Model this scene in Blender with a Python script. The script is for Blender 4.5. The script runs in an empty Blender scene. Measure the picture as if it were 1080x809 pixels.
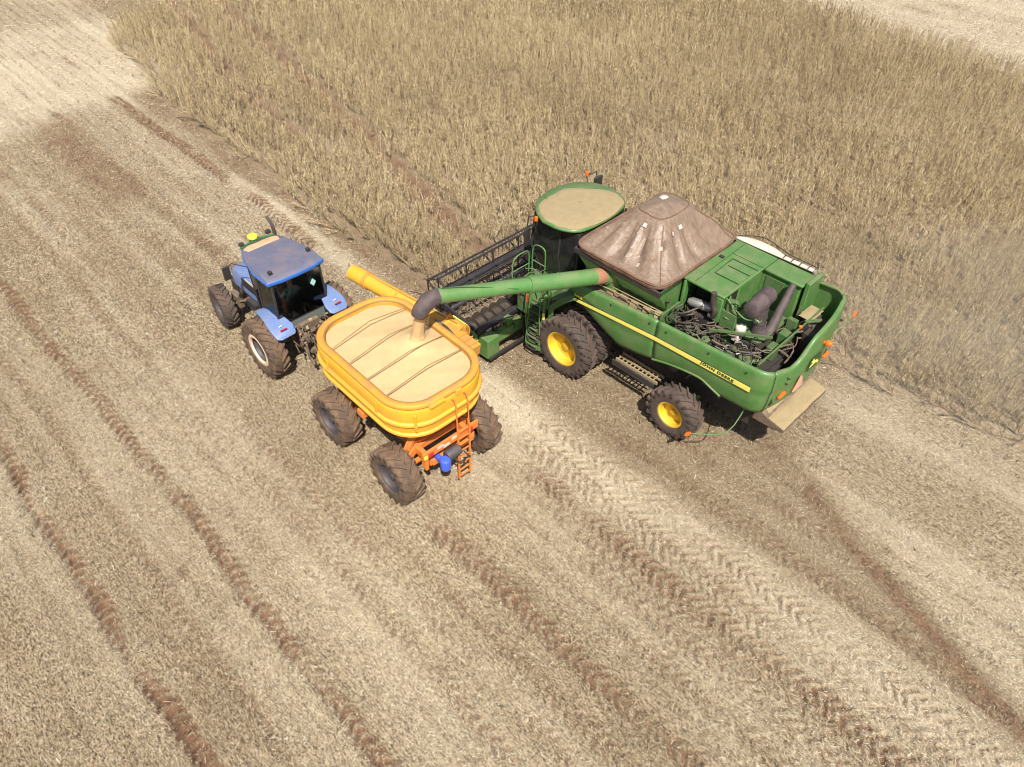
import bpy, bmesh, math, random
import numpy as np
from mathutils import Vector, Matrix, Euler
random.seed(7); rng = np.random.default_rng(11)
scene = bpy.context.scene
col = scene.collection
PI = math.pi
R_ = math.radians

# ------------------------------------------------------------ tags
def tag(o, label=None, cat=None, group=None, kind=None):
    if label: o['label'] = label
    if cat: o['category'] = cat
    if group: o['group'] = group
    if kind: o['kind'] = kind
    return o

def empty(name, loc, heading=0, label=None, cat=None, group=None):
    o = bpy.data.objects.new(name, None)
    col.objects.link(o); o.location = loc; o.rotation_euler = (0, 0, -R_(heading))
    o.empty_display_size = .3
    return tag(o, label, cat, group)

# ------------------------------------------------------------ materials
def nmat(name, color, rough=.5, metal=0., dirt=None, dirt_amt=.35, dirt_scale=2.5, top=0., bump=0., bscale=30, var=.12, coat=0., spec=.5, stretch=None):
    m = bpy.data.materials.new(name); m.use_nodes = True
    nt = m.node_tree; N = nt.nodes; L = nt.links
    b = N['Principled BSDF']
    b.inputs['Roughness'].default_value = rough; b.inputs['Metallic'].default_value = metal
    b.inputs['Specular IOR Level'].default_value = spec
    if coat: b.inputs['Coat Weight'].default_value = coat; b.inputs['Coat Roughness'].default_value = .25
    tc = N.new('ShaderNodeTexCoord')
    n1 = N.new('ShaderNodeTexNoise'); n1.inputs['Scale'].default_value = 9; n1.inputs['Detail'].default_value = 6
    L.new(tc.outputs['Object'], n1.inputs['Vector'])
    hs = N.new('ShaderNodeMix'); hs.data_type = 'RGBA'; hs.blend_type = 'MIX'
    c = np.array(color[:3])
    hs.inputs['A'].default_value = (*(c * (1 - var)), 1); hs.inputs['B'].default_value = (*np.minimum(c * (1 + var), 1), 1)
    L.new(n1.outputs['Fac'], hs.inputs['Factor'])
    out = hs.outputs['Result']
    if dirt is not None:
        n2 = N.new('ShaderNodeTexNoise'); n2.inputs['Scale'].default_value = dirt_scale; n2.inputs['Detail'].default_value = 9; n2.inputs['Roughness'].default_value = .65
        if stretch:
            mp = N.new('ShaderNodeMapping'); mp.inputs['Scale'].default_value = stretch; L.new(tc.outputs['Object'], mp.inputs['Vector']); L.new(mp.outputs[0], n2.inputs['Vector'])
        else: L.new(tc.outputs['Object'], n2.inputs['Vector'])
        rp = N.new('ShaderNodeMapRange'); rp.inputs['From Min'].default_value = .42; rp.inputs['From Max'].default_value = .68
        rp.inputs['To Max'].default_value = dirt_amt * 1.6; rp.inputs['To Min'].default_value = dirt_amt * .35
        L.new(n2.outputs['Fac'], rp.inputs['Value'])
        f = rp.outputs['Result']
        if top > 0:
            g = N.new('ShaderNodeNewGeometry'); s = N.new('ShaderNodeSeparateXYZ'); L.new(g.outputs['Normal'], s.inputs[0])
            mr = N.new('ShaderNodeMapRange'); mr.inputs['From Min'].default_value = .3; mr.inputs['From Max'].default_value = 1.; mr.inputs['To Max'].default_value = top
            L.new(s.outputs['Z'], mr.inputs['Value'])
            ad = N.new('ShaderNodeMath'); ad.operation = 'MULTIPLY_ADD'
            L.new(mr.outputs['Result'], ad.inputs[0]); L.new(n2.outputs['Fac'], ad.inputs[1]); L.new(f, ad.inputs[2]); ad.use_clamp = True
            f = ad.outputs[0]
        mx = N.new('ShaderNodeMix'); mx.data_type = 'RGBA'
        L.new(f, mx.inputs['Factor']); L.new(out, mx.inputs['A']); mx.inputs['B'].default_value = (*dirt[:3], 1)
        out = mx.outputs['Result']
        rr = N.new('ShaderNodeMapRange'); rr.inputs['To Min'].default_value = rough; rr.inputs['To Max'].default_value = .9
        L.new(f, rr.inputs['Value']); L.new(rr.outputs['Result'], b.inputs['Roughness'])
    L.new(out, b.inputs['Base Color'])
    if bump:
        n3 = N.new('ShaderNodeTexNoise'); n3.inputs['Scale'].default_value = bscale; n3.inputs['Detail'].default_value = 5
        L.new(tc.outputs['Object'], n3.inputs['Vector'])
        bp = N.new('ShaderNodeBump'); bp.inputs['Strength'].default_value = bump; bp.inputs['Distance'].default_value = .02
        L.new(n3.outputs['Fac'], bp.inputs['Height']); L.new(bp.outputs['Normal'], b.inputs['Normal'])
    return m

DUST = (.34, .26, .17); SOIL = (.22, .115, .065)
M = {}
M['green'] = nmat('green_paint', (.045, .175, .030), .45, dirt=(.28, .225, .14), dirt_amt=.22, dirt_scale=2.4, top=.28, coat=.2)
M['green2'] = nmat('green_paint_inner', (.04, .14, .03), .55, dirt=(.17, .13, .085), dirt_amt=.34, dirt_scale=6, top=.25)
M['aug_green'] = nmat('auger_green', (.06, .21, .045), .42, dirt=DUST, dirt_amt=.16, dirt_scale=1.6, top=.28, coat=.2)
M['worn'] = nmat('worn_rust', (.30, .13, .07), .8, dirt=DUST, dirt_amt=.35)
M['yellow'] = nmat('rim_yellow', (.72, .46, .02), .45, dirt=(.42, .27, .10), dirt_amt=.22, dirt_scale=4, coat=.2)
M['stripe'] = nmat('stripe_yellow', (.85, .72, .13), .5, dirt=DUST, dirt_amt=.12)
M['tank_y'] = nmat('cart_yellow', (.80, .40, .012), .5, dirt=(.46, .25, .09), dirt_amt=.26, dirt_scale=3.2, top=.22, coat=.2)
M['rim_y'] = nmat('cart_rim_yellow', (.66, .31, .02), .6, dirt=(.38, .19, .09), dirt_amt=.42, dirt_scale=3, top=.18)
M['orange'] = nmat('cart_orange', (.72, .20, .022), .5, dirt=(.38, .17, .09), dirt_amt=.25, dirt_scale=4, top=.2)
M['blue'] = nmat('tractor_blue', (.10, .20, .46), .38, dirt=DUST, dirt_amt=.20, dirt_scale=5, top=.16, coat=.3)
M['roofgrey'] = nmat('roof_dusty', (.085, .11, .185), .5, dirt=(.28, .19, .15), dirt_amt=.24, dirt_scale=2.5, top=.2)
M['roofblue'] = nmat('roof_blue_edge', (.03, .15, .55), .4, dirt=DUST, dirt_amt=.06)
M['black'] = nmat('black_paint', (.022, .022, .024), .5, dirt=(.14, .10, .07), dirt_amt=.14, dirt_scale=6, top=.2)
M['reel'] = nmat('reel_black', (.018, .018, .022), .45, dirt=(.12, .09, .07), dirt_amt=.12, dirt_scale=5, top=.14)
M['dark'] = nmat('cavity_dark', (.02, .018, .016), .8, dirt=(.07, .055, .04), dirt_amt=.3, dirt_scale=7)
M['grime'] = nmat('grimy_metal', (.085, .065, .05), .7, dirt=(.26, .18, .11), dirt_amt=.45, dirt_scale=7, top=.3, bump=.5)
M['tyre'] = nmat('tyre_rubber', (.045, .038, .035), .8, dirt=(.15, .092, .062), dirt_amt=.42, dirt_scale=3.5, top=.14, bump=.3, bscale=40)
M['tyre_brown'] = nmat('tyre_muddy', (.065, .046, .034), .85, dirt=(.23, .14, .08), dirt_amt=.46, dirt_scale=4.5, top=.2, bump=.3, bscale=40)
M['rubber'] = nmat('rubber_hood', (.05, .04, .045), .6, dirt=(.17, .115, .095), dirt_amt=.3, dirt_scale=6, top=.3)
M['steel'] = nmat('steel', (.42, .41, .40), .4, .7, dirt=(.2, .16, .12), dirt_amt=.25, dirt_scale=8)
M['rimdark'] = nmat('rim_grey', (.045, .045, .055), .5, dirt=(.15, .10, .075), dirt_amt=.28, dirt_scale=6)
M['cream'] = nmat('rim_cream', (.72, .58, .44), .5, dirt=(.45, .26, .14), dirt_amt=.3, dirt_scale=8)
M['white'] = nmat('white_part', (.62, .56, .47), .5, dirt=DUST, dirt_amt=.2, top=.1)
M['orange_light'] = nmat('orange_lens', (.75, .14, .015), .3, var=.05)
M['red'] = nmat('red_lens', (.55, .02, .02), .3, var=.05)
M['grain'] = nmat('soybean', (.64, .44, .22), .8, dirt=(.54, .34, .15), dirt_amt=.22, dirt_scale=2.2, bump=.9, bscale=75, var=.14)
M['chaff'] = nmat('chaff_dust', (.34, .26, .14), .95, dirt=(.25, .19, .10), dirt_amt=.3, dirt_scale=5, bump=.5, bscale=60)
M['bow'] = nmat('bow_brown', (.26, .15, .055), .6, dirt=(.4, .26, .1), dirt_amt=.3)
M['tarp'] = nmat('tarp_brown', (.175, .118, .082), .38, dirt=(.36, .26, .18), dirt_amt=.28, dirt_scale=7, stretch=(2.2, 1.0, .35), top=.06, bump=.9, bscale=11, spec=.6)
M['tarp_hem'] = nmat('tarp_hem', (.12, .06, .038), .6, dirt=(.30, .19, .12), dirt_amt=.4, dirt_scale=3)
M['hose'] = nmat('hose', (.03, .027, .026), .5, dirt=(.16, .11, .07), dirt_amt=.25, dirt_scale=12, top=.2)
M['skin'] = nmat('skin', (.42, .22, .15), .5, var=.05)
M['cap'] = nmat('cap_green', (.06, .38, .14), .7, var=.1)
M['shirt'] = nmat('shirt', (.24, .32, .27), .85, var=.15)
M['trouser'] = nmat('trouser', (.05, .06, .09), .85)
M['seat'] = nmat('seat_fabric', (.13, .15, .14), .85, dirt=(.12, .1, .08), dirt_amt=.2)
M['bluetank'] = nmat('blue_plastic', (.06, .12, .62), .35, var=.08)
M['letter'] = nmat('letter_green', (.02, .07, .02), .5, var=0)
M['letter_y'] = nmat('letter_yellow', (.8, .65, .08), .5, var=0)
M['teal'] = nmat('sticker_teal', (.35, .62, .56), .5, var=.05)
M['beacon_y'] = nmat('beacon_yellow', (.85, .70, .06), .35, var=.04)

def glassmat():
    m = bpy.data.materials.new('tinted_glass'); m.use_nodes = True
    N = m.node_tree.nodes; L = m.node_tree.links; N.clear()
    o = N.new('ShaderNodeOutputMaterial'); mx = N.new('ShaderNodeMixShader'); t = N.new('ShaderNodeBsdfTransparent'); g = N.new('ShaderNodeBsdfGlossy')
    fr = N.new('ShaderNodeFresnel'); fr.inputs['IOR'].default_value = 1.5
    t.inputs['Color'].default_value = (.95, .97, .95, 1); g.inputs['Roughness'].default_value = .06; g.inputs['Color'].default_value = (.8, .85, .9, 1)
    L.new(fr.outputs[0], mx.inputs[0]); L.new(t.outputs[0], mx.inputs[1]); L.new(g.outputs[0], mx.inputs[2]); L.new(mx.outputs[0], o.inputs[0])
    return m
M['glass'] = glassmat()
M['glass_dark'] = nmat('cab_glass_dark', (.012, .014, .016), .12, dirt=(.10, .08, .06), dirt_amt=.12, dirt_scale=3)

# ------------------------------------------------------------ mesh builder
def cr(pts, n=6):
    P = [Vector(p) for p in pts]
    if len(P) < 3: return P
    out = []
    Q = [P[0] * 2 - P[1]] + P + [P[-1] * 2 - P[-2]]
    for i in range(1, len(Q) - 2):
        for k in range(n):
            t = k / n
            out.append(.5 * ((2 * Q[i]) + (Q[i + 1] - Q[i - 1]) * t + (2 * Q[i - 1] - 5 * Q[i] + 4 * Q[i + 1] - Q[i + 2]) * t * t + (3 * Q[i] - Q[i - 1] - 3 * Q[i + 1] + Q[i + 2]) * t ** 3))
    out.append(P[-1]); return out

class MB:
    def __init__(s): s.v = []; s.f = []; s.ch = []
    def add(s, V, F):
        s.ch.append((len(s.v), len(s.f))); o = len(s.v); s.v += [tuple(v) for v in V]; s.f += [tuple(i + o for i in f) for f in F]; return s
    def box(s, a, b, rot=None, piv=None):
        x0, y0, z0 = a; x1, y1, z1 = b
        V = [Vector(p) for p in ((x0,y0,z0),(x1,y0,z0),(x1,y1,z0),(x0,y1,z0),(x0,y0,z1),(x1,y0,z1),(x1,y1,z1),(x0,y1,z1))]
        if rot is not None:
            c = Vector(piv) if piv is not None else sum(V, Vector()) / 8
            Rm = Euler([R_(q) for q in rot]).to_matrix(); V = [c + Rm @ (v - c) for v in V]
        return s.add(V, [(3,2,1,0),(4,5,6,7),(0,1,5,4),(1,2,6,5),(2,3,7,6),(3,0,4,7)])
    def bar(s, a, b, w, h=None, up=(0, 0, 1)):
        h = h or w; a = Vector(a); b = Vector(b); d = (b - a).normalized(); u = Vector(up)
        if abs(d.dot(u)) > .97: u = Vector((1, 0, 0))
        r = d.cross(u).normalized() * w / 2; u = r.cross(d).normalized() * h / 2
        V = [a - r - u, a + r - u, a + r + u, a - r + u, b - r - u, b + r - u, b + r + u, b - r + u]
        return s.add(V, [(3,2,1,0),(4,5,6,7),(0,1,5,4),(1,2,6,5),(2,3,7,6),(3,0,4,7)])
    def tube(s, pts, r, n=8, smooth=0, cap=True, closed=False):
        P = cr(pts, smooth) if smooth else [Vector(p) for p in pts]
        rr = r if hasattr(r, '__len__') else [r] * len(P)
        if hasattr(r, '__len__') and len(r) != len(P): rr = list(np.interp(np.linspace(0, 1, len(P)), np.linspace(0, 1, len(r)), r))
        m = len(P); V = []; u = None
        for i, p in enumerate(P):
            d = (P[(i + 1) % m] - P[i - 1]) if closed else (P[min(i + 1, m - 1)] - P[max(i - 1, 0)])
            if d.length < 1e-9: d = Vector((0, 0, 1))
            d.normalize()
            if u is None: u = d.orthogonal().normalized()
            u = (u - d * u.dot(d)); u = u.normalized() if u.length > 1e-6 else d.orthogonal().normalized()
            w = d.cross(u)
            for k in range(n):
                a = 2 * PI * k / n; V.append(p + (u * math.cos(a) + w * math.sin(a)) * rr[i])
        F = []
        for i in range(m if closed else m - 1):
            j = (i + 1) % m
            for k in range(n): F.append((i*n+k, i*n+(k+1)%n, j*n+(k+1)%n, j*n+k))
        if cap and not closed: F.append(tuple(range(n))[::-1]); F.append(tuple((m-1)*n+k for k in range(n)))
        return s.add(V, F)
    def lathe(s, prof, n=32, axis='x', c=(0, 0, 0), closed=False):
        V = []; F = []; c = Vector(c); m = len(prof)
        for k in range(n):
            a = 2 * PI * k / n; ca, sa = math.cos(a), math.sin(a)
            for (t, r) in prof:
                v = Vector((t, r*ca, r*sa)) if axis == 'x' else (Vector((r*ca, r*sa, t)) if axis == 'z' else Vector((r*sa, t, r*ca)))
                V.append(c + v)
        for k in range(n):
            k2 = (k + 1) % n
            for i in range(m if closed else m - 1):
                i2 = (i + 1) % m
                F.append((k*m+i, k*m+i2, k2*m+i2, k2*m+i))
        return s.add(V, F)
    def prism(s, poly, a, b, axis='x'):
        n = len(poly)
        f = {'x': lambda p, t: (t, p[0], p[1]), 'y': lambda p, t: (p[0], t, p[1]), 'z': lambda p, t: (p[0], p[1], t)}[axis]
        V = [f(p, a) for p in poly] + [f(p, b) for p in poly]
        F = [tuple(range(n))[::-1], tuple(range(n, 2*n))] + [(i, (i+1)%n, n+(i+1)%n, n+i) for i in range(n)]
        return s.add(V, F)
    def grid(s, G):
        m = len(G); n = len(G[0]); V = [p for r in G for p in r]
        return s.add(V, [(i*n+j, i*n+j+1, (i+1)*n+j+1, (i+1)*n+j) for i in range(m-1) for j in range(n-1)])
    def loft(s, secs, cap=True):
        n = len(secs[0]); V = [p for r in secs for p in r]; m = len(secs)
        F = [(i*n+j, i*n+(j+1)%n, (i+1)*n+(j+1)%n, (i+1)*n+j) for i in range(m-1) for j in range(n)]
        if cap: F += [tuple(range(n))[::-1], tuple((m-1)*n+j for j in range(n))]
        return s.add(V, F)
    def build(s, name, mat, parent=None, bevel=0, smooth=40, solid=0, label=None, loc=None, rot=None, sub=0):
        me = bpy.data.meshes.new(name); me.from_pydata(s.v, [], s.f); me.validate()
        bm = bmesh.new(); bm.from_mesh(me); bmesh.ops.recalc_face_normals(bm, faces=bm.faces); bm.to_mesh(me); bm.free()
        me.materials.append(mat if not isinstance(mat, str) else M[mat])
        if smooth:
            me.shade_smooth(); me.set_sharp_from_angle(angle=R_(smooth))
        o = bpy.data.objects.new(name, me); col.objects.link(o)
        if parent is not None: o.parent = parent
        if loc is not None: o.location = loc
        if rot is not None: o.rotation_euler = rot
        if solid:
            md = o.modifiers.new('solid', 'SOLIDIFY'); md.thickness = solid; md.offset = -1
        if bevel:
            md = o.modifiers.new('bevel', 'BEVEL'); md.width = bevel; md.segments = 2; md.limit_method = 'ANGLE'; md.angle_limit = R_(35)
        if sub:
            md = o.modifiers.new('sub', 'SUBSURF'); md.levels = sub; md.render_levels = sub
        if label: o['label'] = label
        return o

def each(b, name, mat, parent=None, **kw):
    out = []; ch = b.ch + [(len(b.v), len(b.f))]
    for (v0, f0), (v1, f1) in zip(ch[:-1], ch[1:]):
        m = MB(); m.v = b.v[v0:v1]; m.f = [tuple(i - v0 for i in f) for f in b.f[f0:f1]]; out.append(m.build(name, mat, parent, **kw))
    return out

def text(name, body, size, mat, parent, loc, rot, depth=.004, sx=1., spacing=1.):
    cu = bpy.data.curves.new(name, 'FONT'); cu.body = body; cu.size = size; cu.extrude = depth; cu.align_x = 'CENTER'; cu.align_y = 'CENTER'; cu.space_character = spacing
    cu.offset = size * .018
    t = bpy.data.objects.new(name + '_tmp', cu); col.objects.link(t)
    dg = bpy.context.evaluated_depsgraph_get(); me = bpy.data.meshes.new_from_object(t.evaluated_get(dg))
    bpy.data.objects.remove(t); bpy.data.curves.remove(cu)
    me.materials.clear(); me.materials.append(M[mat])
    o = bpy.data.objects.new(name, me); col.objects.link(o); o.parent = parent; o.location = loc
    o.rotation_euler = rot; o.scale = (sx, 1, 1)
    return o

# ------------------------------------------------------------ wheels
_wc = {}
def wheel(parent, loc, R, w, rr, side, tyre_m, rim_m, nl=22, steer=0, dish=.12, name='wheel', rim_lip=None):
    """side = -1: outer face towards -x"""
    key = (R, w, rr, tyre_m, rim_m, nl, dish, side)
    if key not in _wc:
        hw = w / 2
        t = MB()
        hp = [(hw*.80, rr), (hw*.93, rr+.03), (hw*1.0, rr+(R-rr)*.38), (hw*.99, rr+(R-rr)*.62), (hw*.90, R-.085), (hw*.78, R-.058), (hw*.4, R-.047)]
        prof = hp + [(0, R-.045)] + [(-a, b) for a, b in hp[::-1]]
        prof += [(-hw*.62, rr - .02), (hw*.62, rr - .02)]
        t.lathe(prof, 56, closed=True)
        dth = hw * .95 / R
        for sd in (-1, 1):
            for i in range(nl):
                th0 = 2*PI*(i + (0 if sd > 0 else .5)) / nl
                secs = []
                for q in (0, .3, .6, .85, 1.0, 1.12):
                    x = sd * (.02*w + (hw*1.0 - .02*w) * min(q, 1.0))
                    th = th0 - dth * (q ** .85)
                    top = R - .02*(abs(x)/hw)**2; base = R - .075
                    if q > 1.0: top = R - .13; base = R - .16
                    wd = (.030 + .016*q) / R
                    if q >= 1: base -= .05
                    sec = []
                    for (dt, r_) in ((-wd, base), (-wd*.72, top), (wd*.72, top), (wd, base)):
                        a = th + dt; sec.append((x, r_*math.cos(a), r_*math.sin(a)))
                    secs.append(sec)
                t.loft(secs)
        rm = MB()
        s = side  # outer direction
        lip = rr + .012
        prof = [(s*hw*.84, lip), (s*hw*.86, lip-.02), (s*hw*.80, rr-.035), (s*(hw*.80-.05), rr-.05), (s*(hw-dish)*.8, rr-.06), (s*(hw-dish-.03), rr*.86), (s*(hw-dish-.06), rr*.45), (s*(hw-dish-.02), rr*.36), (s*(hw-dish), rr*.30), (s*(hw-dish), .001)]
        rm.lathe(prof, 40)
        rm.lathe([(-s*hw*.84, lip), (-s*hw*.80, rr-.05), (s*(hw-dish)*.8 - s*.02, rr-.065)], 40)
        hb = MB()
        hb.lathe([(s*(hw-dish-.06), rr*.26), (s*(hw-dish+.05), rr*.24), (s*(hw-dish+.06), rr*.20), (s*(hw-dish+.06), .001)], 20)
        for k in range(0 if rim_m == 'yellow' else 8):
            a = 2*PI*k/8; c = Vector((s*(hw-dish-.05), rr*.36*math.cos(a), rr*.36*math.sin(a)))
            hb.lathe([(0, .018), (s*.075, .018), (s*.08, .001)], 6, c=c)
        hb.lathe([(-s*hw*.9, .10), (s*(hw-dish-.08), .10)], 12)
        _wc[key] = (t, rm, hb)
    t, rm, hb = _wc[key]
    h = hb.build(name, rim_m, parent, loc=loc, rot=(0, 0, -R_(steer)))
    h.rotation_euler.x = 0
    t.build('tyre', tyre_m, h, smooth=35)
    rm.build('rim', rim_m, h, smooth=50)
    return h

# ============================================================ COMBINE
C = empty('combine_harvester', (14.364, 10.523, 0), -1.13,
          'large green combine harvester with brown tent-shaped tank cover, its arm over the yellow cart', 'combine harvester')
for s in (-1, 1):
    for xc in (1.85, 1.22):
        wheel(C, (s*xc, 0, .94), .94, .50, .514, s, 'tyre', 'yellow', 24, dish=.27)
    wheel(C, (s*1.59, -3.53, .76), .76, .50, .373, s, 'tyre', 'yellow', 19, steer=1, dish=.22)
# chassis, axles
b = MB(); b.box((-.95, -5.2, 1.05), (.95, .55, 2.7)); b.box((-.8, -5.5, 1.3), (.8, -5.2, 2.4)); b.box((-1.5,-2.5,2.1),(1.5,.1,2.75)); b.box((-1.5,-5.3,2.3),(1.5,-2.5,2.72))
b.build('chassis', 'dark', C, bevel=.03)
b = MB(); b.box((-1.0, -.16, .8), (1.0, .16, 1.12)); b.build('front_axle', 'green2', C, bevel=.02)
b = MB(); b.box((-1.32, -3.66, .66), (1.32, -3.40, .9)); b.build('rear_axle', 'green2', C, bevel=.02)
b = MB()
for k in range(9): b.tube([(-.96, -.3-.5*k, 1.4+.12*math.sin(k*2.)), (-1.05, -.5-.5*k, 1.7), (-.97, -.9-.5*k, 2.0)], .03, 6, 4)
b.lathe([(-.08,.22),(-.02,.24),(0,.20),(0,.001)], 20, c=(-.98,-1.2,1.6)); b.lathe([(-.08,.3),(-.02,.32),(0,.28),(0,.001)], 20, c=(-.98,-2.1,1.7)); b.lathe([(-.08,.16),(0,.17),(0,.001)], 18, c=(-.98,-2.9,1.5))
b.build('belt_drive', 'grime', C)

# body shell: plan path with outward normals
def path_pts():
    P = []
    for y in np.linspace(.2, -5.25, 40): P.append((-1.65, y))
    rx = .38
    for a in np.linspace(0, 90, 9)[1:]:
        P.append((-1.65 + rx - rx*math.cos(R_(a)), -5.25 - (rx+.06)*math.sin(R_(a))))
    for x in np.linspace(-1.27, 1.27, 26)[1:]:
        P.append((x, -5.69 - .16*(1-(x/1.27)**2)))
    for a in np.linspace(90, 0, 9)[1:]:
        P.append((1.65 - rx + rx*math.cos(R_(a)), -5.25 - (rx+.06)*math.sin(R_(a))))
    for y in np.linspace(-5.25, .2, 40)[1:]: P.append((1.65, y))
    return P
PP = path_pts()
yz = lambda y, tab: float(np.interp(-y, [-q[0] for q in tab], [q[1] for q in tab]))
TOPL = [(.2, 2.84), (-.38, 3.0), (-1.31, 3.08), (-2.62, 3.19), (-4.35, 3.30), (-5.3, 3.38), (-5.8, 3.40)]
TOPR = [(.2, 2.84), (-2.5, 3.3), (-4.2, 3.6), (-4.7, 3.95), (-5.3, 4.0), (-5.8, 3.98)]
BOT = [(.2, 2.50), (-.19, 2.33), (-.65, 2.1), (-1.11, 1.9), (-1.52, 1.76), (-2.19, 1.85), (-2.82, 2.02), (-3.15, 2.12), (-3.94, 2.24), (-4.53, 2.06), (-4.9, 2.08), (-5.37, 2.1), (-5.8, 2.12)]
def ztop(i):
    x, y = PP[i]
    if abs(x) < 1.64 and y < -5.25:
        xs = [-1.65, -1.2, -.85, -.62, -.42, -.2, .2, 1.3, 1.65]; zs = [3.38, 3.33, 3.25, 3.36, 3.62, 3.82, 3.9, 3.97, 4.0]
        return float(np.interp(x, xs, zs))
    return yz(y, TOPL if x < 0 else TOPR)
def shell(i0, i1, name, gap=.012, nrow=15):
    G = []
    idx = list(range(i0, i1 + 1))
    for i in idx:
        x, y = PP[i]; a = Vector(PP[min(i+1, len(PP)-1)]) - Vector(PP[max(i-1, 0)]); a.normalize()
        n = Vector((a.y, -a.x));
        if n.dot(Vector((x, y + 2.5))) < 0: n = -n
        zt = ztop(i); zb = yz(y, BOT); row = []
        h = zt - zb
        # rim lip folds inward on top
        row.append((x - n.x*.10, y - n.y*.10, zt - .05))
        row.append((x - n.x*.085, y - n.y*.085, zt - .01))
        row.append((x - n.x*.05, y - n.y*.05, zt + .0))
        row.append((x - n.x*.015, y - n.y*.015, zt - .015))
        for k in range(nrow):
            t = k/(nrow-1); z = zt - .05 - (h-.05)*t
            crease = .40*h
            off = .012 + .025*math.sin(min(1, t/.42)*PI*.5)
            if t > .42: off -= .03*min(1,(t-.42)/.04)
            if t > .62: off -= .07*((t-.62)/.38)**1.7
            row.append((x + n.x*off, y + n.y*off, z))
        G.append(row)
    # small gap at the seams
    b = MB(); b.grid(G); return b.build(name, 'green', C, solid=.035, smooth=50)
seamL = min(range(40), key=lambda i: abs(PP[i][1] + 2.66)); cornL = 40 + 5; cornR = 40 + 8 + 25 + 3
def shrink(i0, i1, name):
    return shell(i0, i1, name)
side_l = shell(0, seamL, 'front_side_panel'); 
PPs = list(PP)
side_l2 = shell(seamL, cornL, 'rear_side_panel')
tail = shell(cornL, cornR, 'tail_panel')
side_r2 = shell(cornR, len(PP)-1-seamL, 'rear_side_panel'); side_r1 = shell(len(PP)-1-seamL, len(PP)-1, 'front_side_panel')
# seams
sm = MB()
def seam(i, z0=None):
    x, y = PP[i]; a = Vector(PP[i+1]) - Vector(PP[i-1]); a.normalize(); n = Vector((a.y, -a.x))
    if n.dot(Vector((x, y + 2.5))) < 0: n = -n
    zt = ztop(i); zb = yz(y, BOT); h = zt - zb; P = []
    P.append((x - n.x*.06, y - n.y*.06, zt + .002))
    for k in range(15):
        t = k/14; z = zt - .05 - (h-.05)*t
        off = .012 + .025*math.sin(min(1, t/.42)*PI*.5)
        if t > .42: off -= .03*min(1,(t-.42)/.04)
        if t > .62: off -= .07*((t-.62)/.38)**1.7
        P.append((x + n.x*(off-.002), y + n.y*(off-.002), z))
    sm.tube(P, .012, 5)
seam(seamL); seam(cornL); seam(cornR); seam(len(PP)-1-seamL)
each(sm, 'panel_seam', 'dark', C)
# fender lip over the rear wheel
b = MB(); b.tube([(-1.60, -2.6, 1.96), (-1.60, -3.15, 2.12), (-1.60, -3.94, 2.24), (-1.6, -4.3, 2.15), (-1.6, -4.6, 2.05)], .03, 8, 4); b.build('wheel_arch_lip', 'green', C)
# stripe : raised yellow band in a dark groove
def stripe(s):
    G1, G0 = [], []
    for y in np.linspace(0.02, -5.3, 44):
        q = (-y)/5.3; zc = float(np.interp(q, [0, .5, 1], [2.47, 2.70, 2.80])); w = .045 + .03*q
        zt = yz(y, TOPL if s < 0 else TOPR); zb = yz(y, BOT); t = (zt-.05-zc)/(zt-zb-.05)
        X = 1.686
        G1.append([(s*(X+.008), y, zc + w), (s*(X+.010), y, zc), (s*(X+.008), y, zc - w)])
        G0.append([(s*(X+.004), y, zc + w + .016), (s*(X+.004), y, zc), (s*(X+.004), y, zc - w - .016)])
    b = MB(); b.grid(G1); o = b.build('stripe', 'stripe', C, smooth=0)
    b = MB(); b.grid(G0); b.build('stripe_groove', 'letter', o, smooth=0)
stripe(-1); stripe(1)
text('lettering', 'JOHN DEERE', .105, 'letter', side_l2, (-1.705, -4.42, 2.785), (R_(90), 0, R_(-90)), sx=1.35, spacing=1.15).rotation_euler = Euler((R_(90), R_(.8), R_(-90)))
text('lettering', 'S680', .11, 'letter_y', side_l, (-1.705, -.13, 2.63), (R_(90), 0, R_(-90)), sx=1.3)
text('lettering', 'JOHN DEERE', .105, 'letter', side_r2, (1.705, -4.42, 2.785), (R_(90), 0, R_(90)), sx=1.35, spacing=1.15)
# tail markings : leaping stag badge, slow vehicle triangle, lamps
yt = -5.905
deer = [(-.19,-.06),(-.13,-.02),(-.10,.03),(-.02,.055),(.05,.06),(.09,.10),(.10,.15),(.13,.19),(.12,.13),(.15,.15),(.17,.20),(.17,.13),(.22,.11),(.19,.08),(.15,.07),(.13,.02),(.20,.0),(.23,-.05),(.18,-.02),(.10,-.03),(.02,-.02),(-.05,-.03),(-.12,-.09),(-.20,-.13),(-.14,-.07)]
b = MB(); b.prism([(-.27,-.15),(.27,-.15),(.29,0),(.25,.2),(-.25,.2),(-.29,0)], yt+.0, yt-.012, 'y'); bd = b.build('badge', 'letter', tail, bevel=.01, loc=(.02, .0, 3.0))
b = MB(); b.prism([(-p[0], p[1]) for p in deer], yt-.012, yt-.022, 'y'); b.build('stag_emblem', 'stripe', tail, loc=(.02, 0, 3.0), smooth=0)
b = MB(); b.prism([(-.17,-.13),(.17,-.13),(0,.18)], yt+.03, yt-.012, 'y'); b.build('warning_triangle', nmat('triangle_faded', (.60,.36,.27), .5, dirt=DUST, dirt_amt=.3), tail, loc=(-.45, .0, 2.62))
b = MB(); b.prism([(-.21,-.16),(.21,-.16),(0,.23)], yt+.035, yt-.006, 'y'); b.build('triangle_border', nmat('triangle_edge', (.55,.25,.16), .5, dirt=DUST, dirt_amt=.3), tail, loc=(-.45, .0, 2.62))
b = MB(); b.box((-1.16,-5.83,2.50),(-.88,-5.76,2.56)); b.build('reflector', 'orange_light', tail, bevel=.01)
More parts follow.
